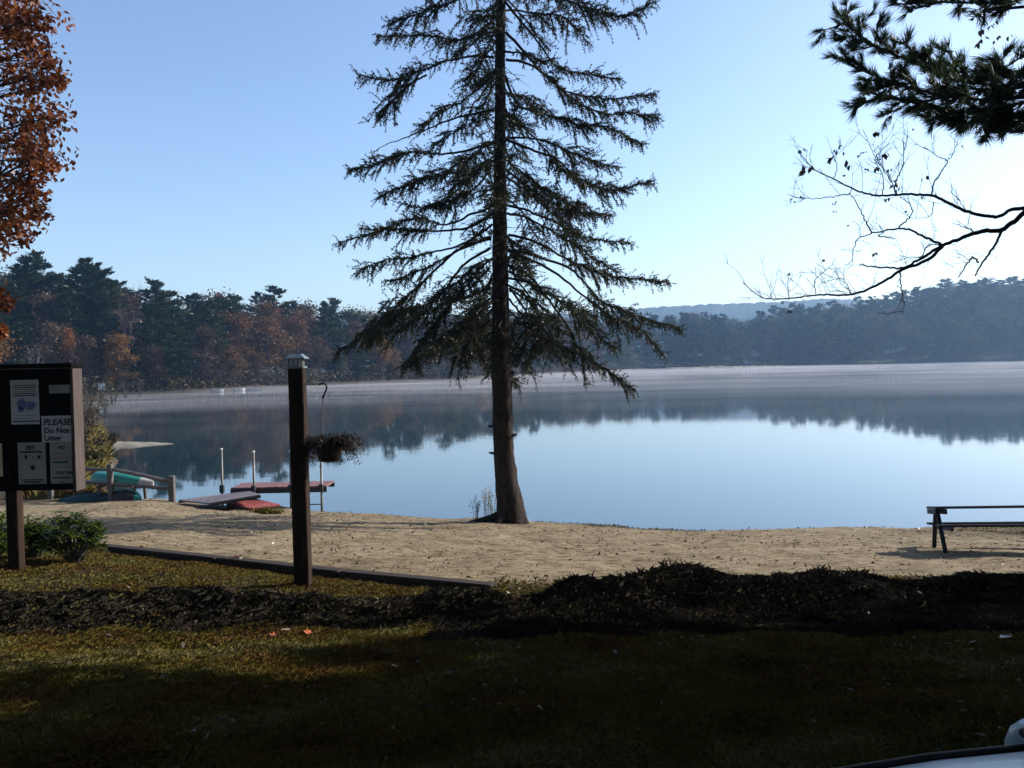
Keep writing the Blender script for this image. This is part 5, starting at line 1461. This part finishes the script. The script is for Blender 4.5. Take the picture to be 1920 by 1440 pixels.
# ================================================================= FAR BITS ON THE SHORE
def skiff(px, D, length, rz, label):
    x = (px - 960) / F * D
    e = empty('moored_boat', (x, D, 0), label, 'boat', 'small white boats on the left shore', rz)
    n, k = 14, 7; V = []
    for i in range(n):
        t = i / (n - 1); xx = (t - .5) * length; w_ = .75 * (1 - max(0, (t - .4) / .6) ** 2.2) + .03; d_ = .5 + .25 * t
        for j in range(k):
            a = PI * j / (k - 1); V.append((xx, math.cos(a) * w_ * .8, d_ * .7 - math.sin(a) ** .6 * (d_ * .7 + .12)))
    m = MB(); m.add(V, [[i * k + j, (i + 1) * k + j, (i + 1) * k + j + 1, i * k + j + 1] for i in range(n - 1) for j in range(k - 1)] + [list(range(k))]); m.build('hull', M['boatwhite'], e, True)
    m = MB()
    for q in (-.2, .12): m.box((q * length, 0, .42), (.3, 1.2, .05))
    m.build('thwart', M['deckgrey'], e)


skiff(407, 151, 2.2, .2, 'short white boat moored nearest the little boathouse'); skiff(475, 159, 2.8, -.1, 'white boat moored farthest right on the left shore'); skiff(449, 157, 2.0, .5, 'small white boat between the two larger ones')
# little dark boathouse with pale eaves
p = farpos(388, 9)
bh = empty('boathouse', p, 'small dark blue boathouse among the trees of the left shore', 'boathouse', None, .25)
m = MB(); m.box((0, 0, 1.2), (5, 4, 3.2)); m.build('wall', surf('blue_boards', (.03, .045, .09), (.05, .07, .13), 2, .8), bh)
m = MB(); m.add([(-2.9, -2.4, 2.78), (2.9, -2.4, 2.78), (2.9, 2.4, 2.78), (-2.9, 2.4, 2.78), (-2.9, 0, 4.3), (2.9, 0, 4.3)], [[0, 1, 5, 4], [2, 3, 4, 5], [0, 4, 3], [1, 2, 5], [3, 2, 1, 0]]); m.build('roof', M['darkwood'], bh)
m = MB(); m.box((0, -2.45, 2.72), (5.9, .08, .14)); m.build('eaves_board', M['white'], bh)
m = MB(); m.box((-.9, -2.04, .6), (1.5, .06, 1.9)); m.build('door', M['darkwood'], bh)
m = MB(); m.box((1.3, -2.04, 1.5), (1.1, .06, .9)); m.build('window', M['glasswin'], bh)
# stake sign
x = (191 - 960) / F * 128
e = empty('stake_sign', (x, 128, max(hz(x, 128), .05)), 'white sign on a stake at the shore right of the notice board', 'sign')
m = MB(); m.box((0, 0, .5), (.12, .12, 1.6)); m.build('post', M['white'], e); m = MB(); m.box((0, -.09, 1.35), (.95, .05, 1.0), bevel=.01); m.build('panel', M['white'], e)


def house(px, r, wdt, hgt, rz, label):
    p = farpos(px, r); e = empty('lake_house', p, label, 'house', None, rz)
    m = MB(); m.box((0, 0, hgt / 2 - .5), (wdt, wdt * .7, hgt + 1)); m.build('wall', M['cedar'], e)
    a, b, z = wdt / 2 + .5, wdt * .35 + .5, hgt
    m = MB(); m.add([(-a, -b, z), (a, -b, z), (a, b, z), (-a, b, z), (-a, 0, z + wdt * .28), (a, 0, z + wdt * .28)], [[0, 1, 5, 4], [2, 3, 4, 5], [0, 4, 3], [1, 2, 5], [3, 2, 1, 0]]); rf = m.build('roof', M['roof'], e)
    m = MB(); m.box((wdt * .25, .4, z + wdt * .25), (.9, .9, 2.2)); m.build('chimney', M['roof'], rf)
    for k in range(4):
        m = MB(); m.box((-wdt / 2 + wdt * (k + .5) / 4, -wdt * .35 - .03, hgt * .6), (1.3, .12, 1.5)); w_ = m.build('window', M['roof'], e)
        m = MB(); m.box((-wdt / 2 + wdt * (k + .5) / 4, -wdt * .35 - .1, hgt * .6), (1.05, .06, 1.25)); m.build('pane', M['glasswin'], w_)


house(1668, 34, 9, 4.2, .1, 'pale blue house half hidden in the right-hand wood')
house(1408, 12, 8, 3.4, -.1, 'small pale house at the shore left of the sandbar')
house(1440, 6, 2.6, 2.2, .2, 'tiny white boathouse glinting beside the small pale house')

# ================================================================= CAR (open roadster whose door sill and mirror enter the corner)
car = empty('parked_car', (0.05, -.12, hz(0, -.12)), 'silver blue open-top car whose door sill and wing mirror fill the lower right corner', 'car', None, math.radians(12))
CB = np.array(car.location); gz_ = CB[2]
c6, s6 = math.cos(math.radians(12)), math.sin(math.radians(12))
def cl(p):
    q = np.array(p, float) - CB; return np.array([q[0] * c6 + q[1] * s6, -q[0] * s6 + q[1] * c6, q[2]])
sl = cl(at(1720, 1364, .80)); ZS = sl[2]; YS = sl[1]
hwid = YS
# body side profile lofted across stations x: (x, half width, sill/deck height)
st = [(-2.15, .70, .62), (-2.0, .80, .80), (-1.5, hwid - .01, ZS - .12), (-1.0, hwid, ZS - .05), (-.4, hwid, ZS - .02), (.0, hwid, ZS - .012), (.5, hwid, ZS), (.85, hwid, ZS - .01), (1.4, hwid - .01, ZS - .16), (2.0, hwid - .1, ZS - .26), (2.3, hwid - .3, ZS - .42)]
m = MB(); V = []
for (x, hw_, zt2) in st:
    for sgn in (1,):
        pass
    ring = [(x, hw_ - .10, .22), (x, hw_, .30), (x, hw_ + .01, .55), (x, hw_ - .005, zt2 - .06), (x, hw_ - .02, zt2 - .022), (x, hw_ - .04, zt2 - .012), (x, hw_ - .10, zt2 - .004)]
    V += ring + [(a, -b, c) for a, b, c in ring[::-1]]
k = 14
fs = []
for i in range(len(st) - 1):
    for j in range(k - 1):
        top_gap = j == 6
        if top_gap and -1.05 < (st[i][0] + st[i + 1][0]) / 2 < .85: continue
        fs.append([i * k + j, (i + 1) * k + j, (i + 1) * k + j + 1, i * k + j + 1])
fs += [list(range(k))[::-1], [(len(st) - 1) * k + j for j in range(k)]]
m.add(V, fs); m.build('body', M['carpaint'], car, True)
m = MB(); m.box((0, 0, .26), (3.9, 2 * hwid - .25, .06)); m.box((-.1, 0, .5), (1.75, 2 * hwid - .16, .03)); m.build('floor_pan', M['rubber'], car)
for s in (1, -1):
    m = MB(); m.tube([(-.95, s * (hwid - .028), ZS - .070), (-.4, s * (hwid - .03), ZS - .034), (0, s * (hwid - .03), ZS - .026), (.5, s * (hwid - .03), ZS - .014), (.80, s * (hwid - .03), ZS - .022)], .004, 8); m.build('window_seal', M['rubber'], car, True)
    m = MB()
    for xx in (-.55, .78): m.box((xx, s * (hwid + .011), .62), (.006, .004, .5))
    dr = m.build('door_gap', M['rubber'], car)
    m = MB(); m.box((-.4, s * (hwid + .03), ZS - .22), (.2, .03, .03), bevel=.006); m.build('door_handle', M['carpaint'], car)
# mirror on the lake side
mc = cl(at(2084, 1507, .98)); R0 = .088
def mirror(c, s):
    V = []; n = 22; prof = [(.0, -.052), (.55, -.05), (.85, -.038), (.97, -.018), (1.0, .0), (.985, .012), (.9, .018)]
    m = MB(); c = np.array(c)
    def ring(f_, xo): return [c + np.array([xo * -1.3 * -1, math.copysign(abs(math.cos(2 * PI * j / n)) ** .7, math.cos(2 * PI * j / n)) * .115 * f_, math.copysign(abs(math.sin(2 * PI * j / n)) ** .7, math.sin(2 * PI * j / n)) * R0 * f_]) for j in range(n)]
    P = []
    for f_, xo in ((.25, .075), (.6, .066), (.86, .045), (.97, .018), (1.0, -.02), (.97, -.036), (.80, -.040), (.77, -.030)):
        P += ring(f_, xo)
    kk = 8; fs_ = [[i * n + j, i * n + (j + 1) % n, (i + 1) * n + (j + 1) % n, (i + 1) * n + j] for i in range(kk - 1) for j in range(n)] + [list(range(n))[::-1]]
    m.add(P, fs_); h_ = m.build('mirror_housing', M['carpaint'], car, True)
    g = MB(); g.add(ring(.775, -.031), [list(range(n))[::-1]]); g.build('mirror_glass', M['mirrorglass'], h_)
    a = MB(); e0 = np.array([c[0] + .03, s * (hwid - .0), ZS - .07]); e1 = c + [.03, -s * .06, -.03]
    a.tube(smooth_line([e0 + [.02, -s * .01, .0], (e0 + e1) / 2 + [0, 0, .0], e1], 8), [.05, .045, .04, .034, .03, .03, .03, .03], 10); a.build('mirror_arm', M['rubber'], h_, True)
xe_ = cl(at(1862, 1425, .78))[0]
for s_ in (1, -1):
    m = MB(); m.box((xe_ + .155, s_ * (hwid - .066), ZS - .005), (.24, .09, .008), bevel=.003); m.build('mirror_base', M['rubber'], car)
mirror(mc, 1); mirror((mc[0], -mc[1], mc[2]), -1)
for s in (1, -1):
    for xx in (-1.35, 1.45):
        m = MB(); m.lathe([(.12, -.1), (.30, -.11), (.325, -.08), (.325, .08), (.30, .11), (.2, .11)], (xx, s * (hwid - .08), .325), 24, 'y'); w_ = m.build('wheel', M['rubber'], car, True)
        m = MB(); m.lathe([(.02, .118), (.19, .112), (.2, .10)] if s > 0 else [(.2, -.10), (.19, -.112), (.02, -.118)], (xx, s * (hwid - .08), .325), 24, 'y'); m.build('rim', M['alloy'], w_)
    m = MB(); m.box((2.19, s * .5, .62), (.1, .3, .14), bevel=.03); m.build('headlight', M['frost'], car)
    m = MB(); m.box((-2.12, s * .5, .66), (.06, .26, .12), bevel=.02); m.build('tail_light', M['redbox'], car)
for s in (1, -1):
    m = MB(); m.box((-.25 - .35, s * -.38, .62), (.5, .46, .14), bevel=.03); m.beam((-.86, s * -.38, .62), (-1.0, s * -.38, ZS + .02), .44, .1, up=(1, 0, 0), bevel=.02); m.build('seat', M['seatcloth'], car)
m = MB(); m.box((.9, 0, ZS - .1), (.24, 2 * hwid - .2, .18), bevel=.04); m.build('dashboard', M['plasticblack'], car)
m = MB(); a = np.linspace(0, 2 * PI, 25); m.tube([(.62, .38 + .17 * math.cos(t), ZS - .12 + .17 * math.sin(t)) for t in a], .014, 8, False); m.beam((.62, .22, ZS - .12), (.62, .54, ZS - .12), .03, .02); m.build('steering_wheel', M['rubber'], car, True)
m = MB(); wt = hwid - .12; m.tube([(1.25, hwid - .05, ZS - .08), (.95, wt, ZS + .34), (.95, -wt, ZS + .34), (1.25, -hwid + .05, ZS - .08)], .022, 8); m.build('windscreen_frame', M['plasticblack'], car, True)

# ================================================================= AIR
hb = MB(); hb.box((0, 765, 58), (2820, 1850, 126)); o = hb.build('haze', volume('haze_air', (.40, .66, 1.0), .00031, .48))
tag(o, 'thin blue morning haze over the lake', 'haze', kind='stuff')
# mist lying on the water
nx_, ny_ = 150, 120
tx_ = np.linspace(-.62, .72, nx_); dy_ = 38 * (440 / 38) ** np.linspace(0, 1, ny_)
TX, DY = np.meshgrid(tx_, dy_); X = TX * DY
shore = tab(SH, TX * F + 960) + 1.0
DY = np.minimum(DY, shore * .995 - (1 - DY / 440) * .5); X = TX * DY
rp_ = np.clip((DY - 34) / 120, 0, 1)
top = .05 + rp_ * (.10 + .85 * np.clip(fbm(X * .016, DY * .055, 15, 4) + .12, 0, 1) + .6 * np.clip(fbm(X * .06, DY * .2, 16, 3), 0, 1))
top = np.maximum(top, .06)
Vt = np.stack([X, DY, top], -1).reshape(-1, 3); Vb = np.stack([X, DY, np.full_like(X, .03)], -1).reshape(-1, 3)
i = np.arange(nx_ * ny_).reshape(ny_, nx_)
f = np.stack([i[:-1, :-1], i[:-1, 1:], i[1:, 1:], i[1:, :-1]], -1).reshape(-1, 4); fb = f[:, ::-1] + nx_ * ny_
rim = np.concatenate([i[0, :], i[1:, -1], i[-1, -2::-1], i[-2:0:-1, 0]]); r2 = np.roll(rim, -1)
side = np.stack([rim, rim + nx_ * ny_, r2 + nx_ * ny_, r2], -1)
me = raw('mist', np.concatenate([Vt, Vb]), [f, fb, side])
o = link(me, 'mist', volume('mist_air', (.74, .71, .74), .016, .0))
tag(o, 'thin white mist drifting low over the lake surface', 'mist', kind='stuff')

# ================================================================= LIGHT
EL = math.radians(29); AZ = math.radians(22)     # sun to the right, a little in front
Sd = Vector((math.cos(EL) * math.cos(AZ), math.cos(EL) * math.sin(AZ), math.sin(EL)))
sun = bpy.data.lights.new('sun', 'SUN'); sun.energy = 4.2; sun.angle = math.radians(.5); sun.color = (1, .93, .82)
so = bpy.data.objects.new('sun', sun); COL.objects.link(so); so.rotation_euler = Sd.to_track_quat('Z', 'Y').to_euler(); so.location = (40, 20, 60)
w = bpy.data.worlds.new('World'); scene.world = w; w.use_nodes = True
nt_ = w.node_tree; bg = nt_.nodes['Background']
sky = nt_.nodes.new('ShaderNodeTexSky'); sky.sky_type = 'NISHITA'; sky.sun_disc = False
sky.sun_elevation = EL; sky.sun_rotation = PI / 2 - AZ
sky.altitude = 200; sky.air_density = 1.0; sky.dust_density = 1.1; sky.ozone_density = 2.6
wb = nt_.nodes.new('ShaderNodeMix'); wb.data_type = 'RGBA'; wb.blend_type = 'MULTIPLY'; wb.inputs[0].default_value = 1
wb.inputs[7].default_value = (1.0, .985, 1.01, 1)
nt_.links.new(sky.outputs[0], wb.inputs[6]); nt_.links.new(wb.outputs[2], bg.inputs[0]); bg.inputs[1].default_value = .13

# ================================================================= CAMERA
cam = bpy.data.cameras.new('camera'); co = bpy.data.objects.new('camera', cam); COL.objects.link(co)
cam.sensor_width = 36; cam.lens = 36 * F / 1920; cam.clip_start = .05; cam.clip_end = 6000
Mx = Matrix(((_r[0], _u[0], -_f[0], CAM[0]), (_r[1], _u[1], -_f[1], CAM[1]), (_r[2], _u[2], -_f[2], CAM[2]), (0, 0, 0, 1)))
co.matrix_world = Mx
scene.camera = co
scene.view_settings.view_transform = 'Standard'; scene.view_settings.look = 'None'; scene.view_settings.exposure = .78; scene.view_settings.gamma = 1
scene.cycles.use_denoising = True
scene.cycles.max_bounces = 8; scene.cycles.volume_bounces = 1; scene.cycles.transparent_max_bounces = 16
scene.cycles.sample_clamp_indirect = 6
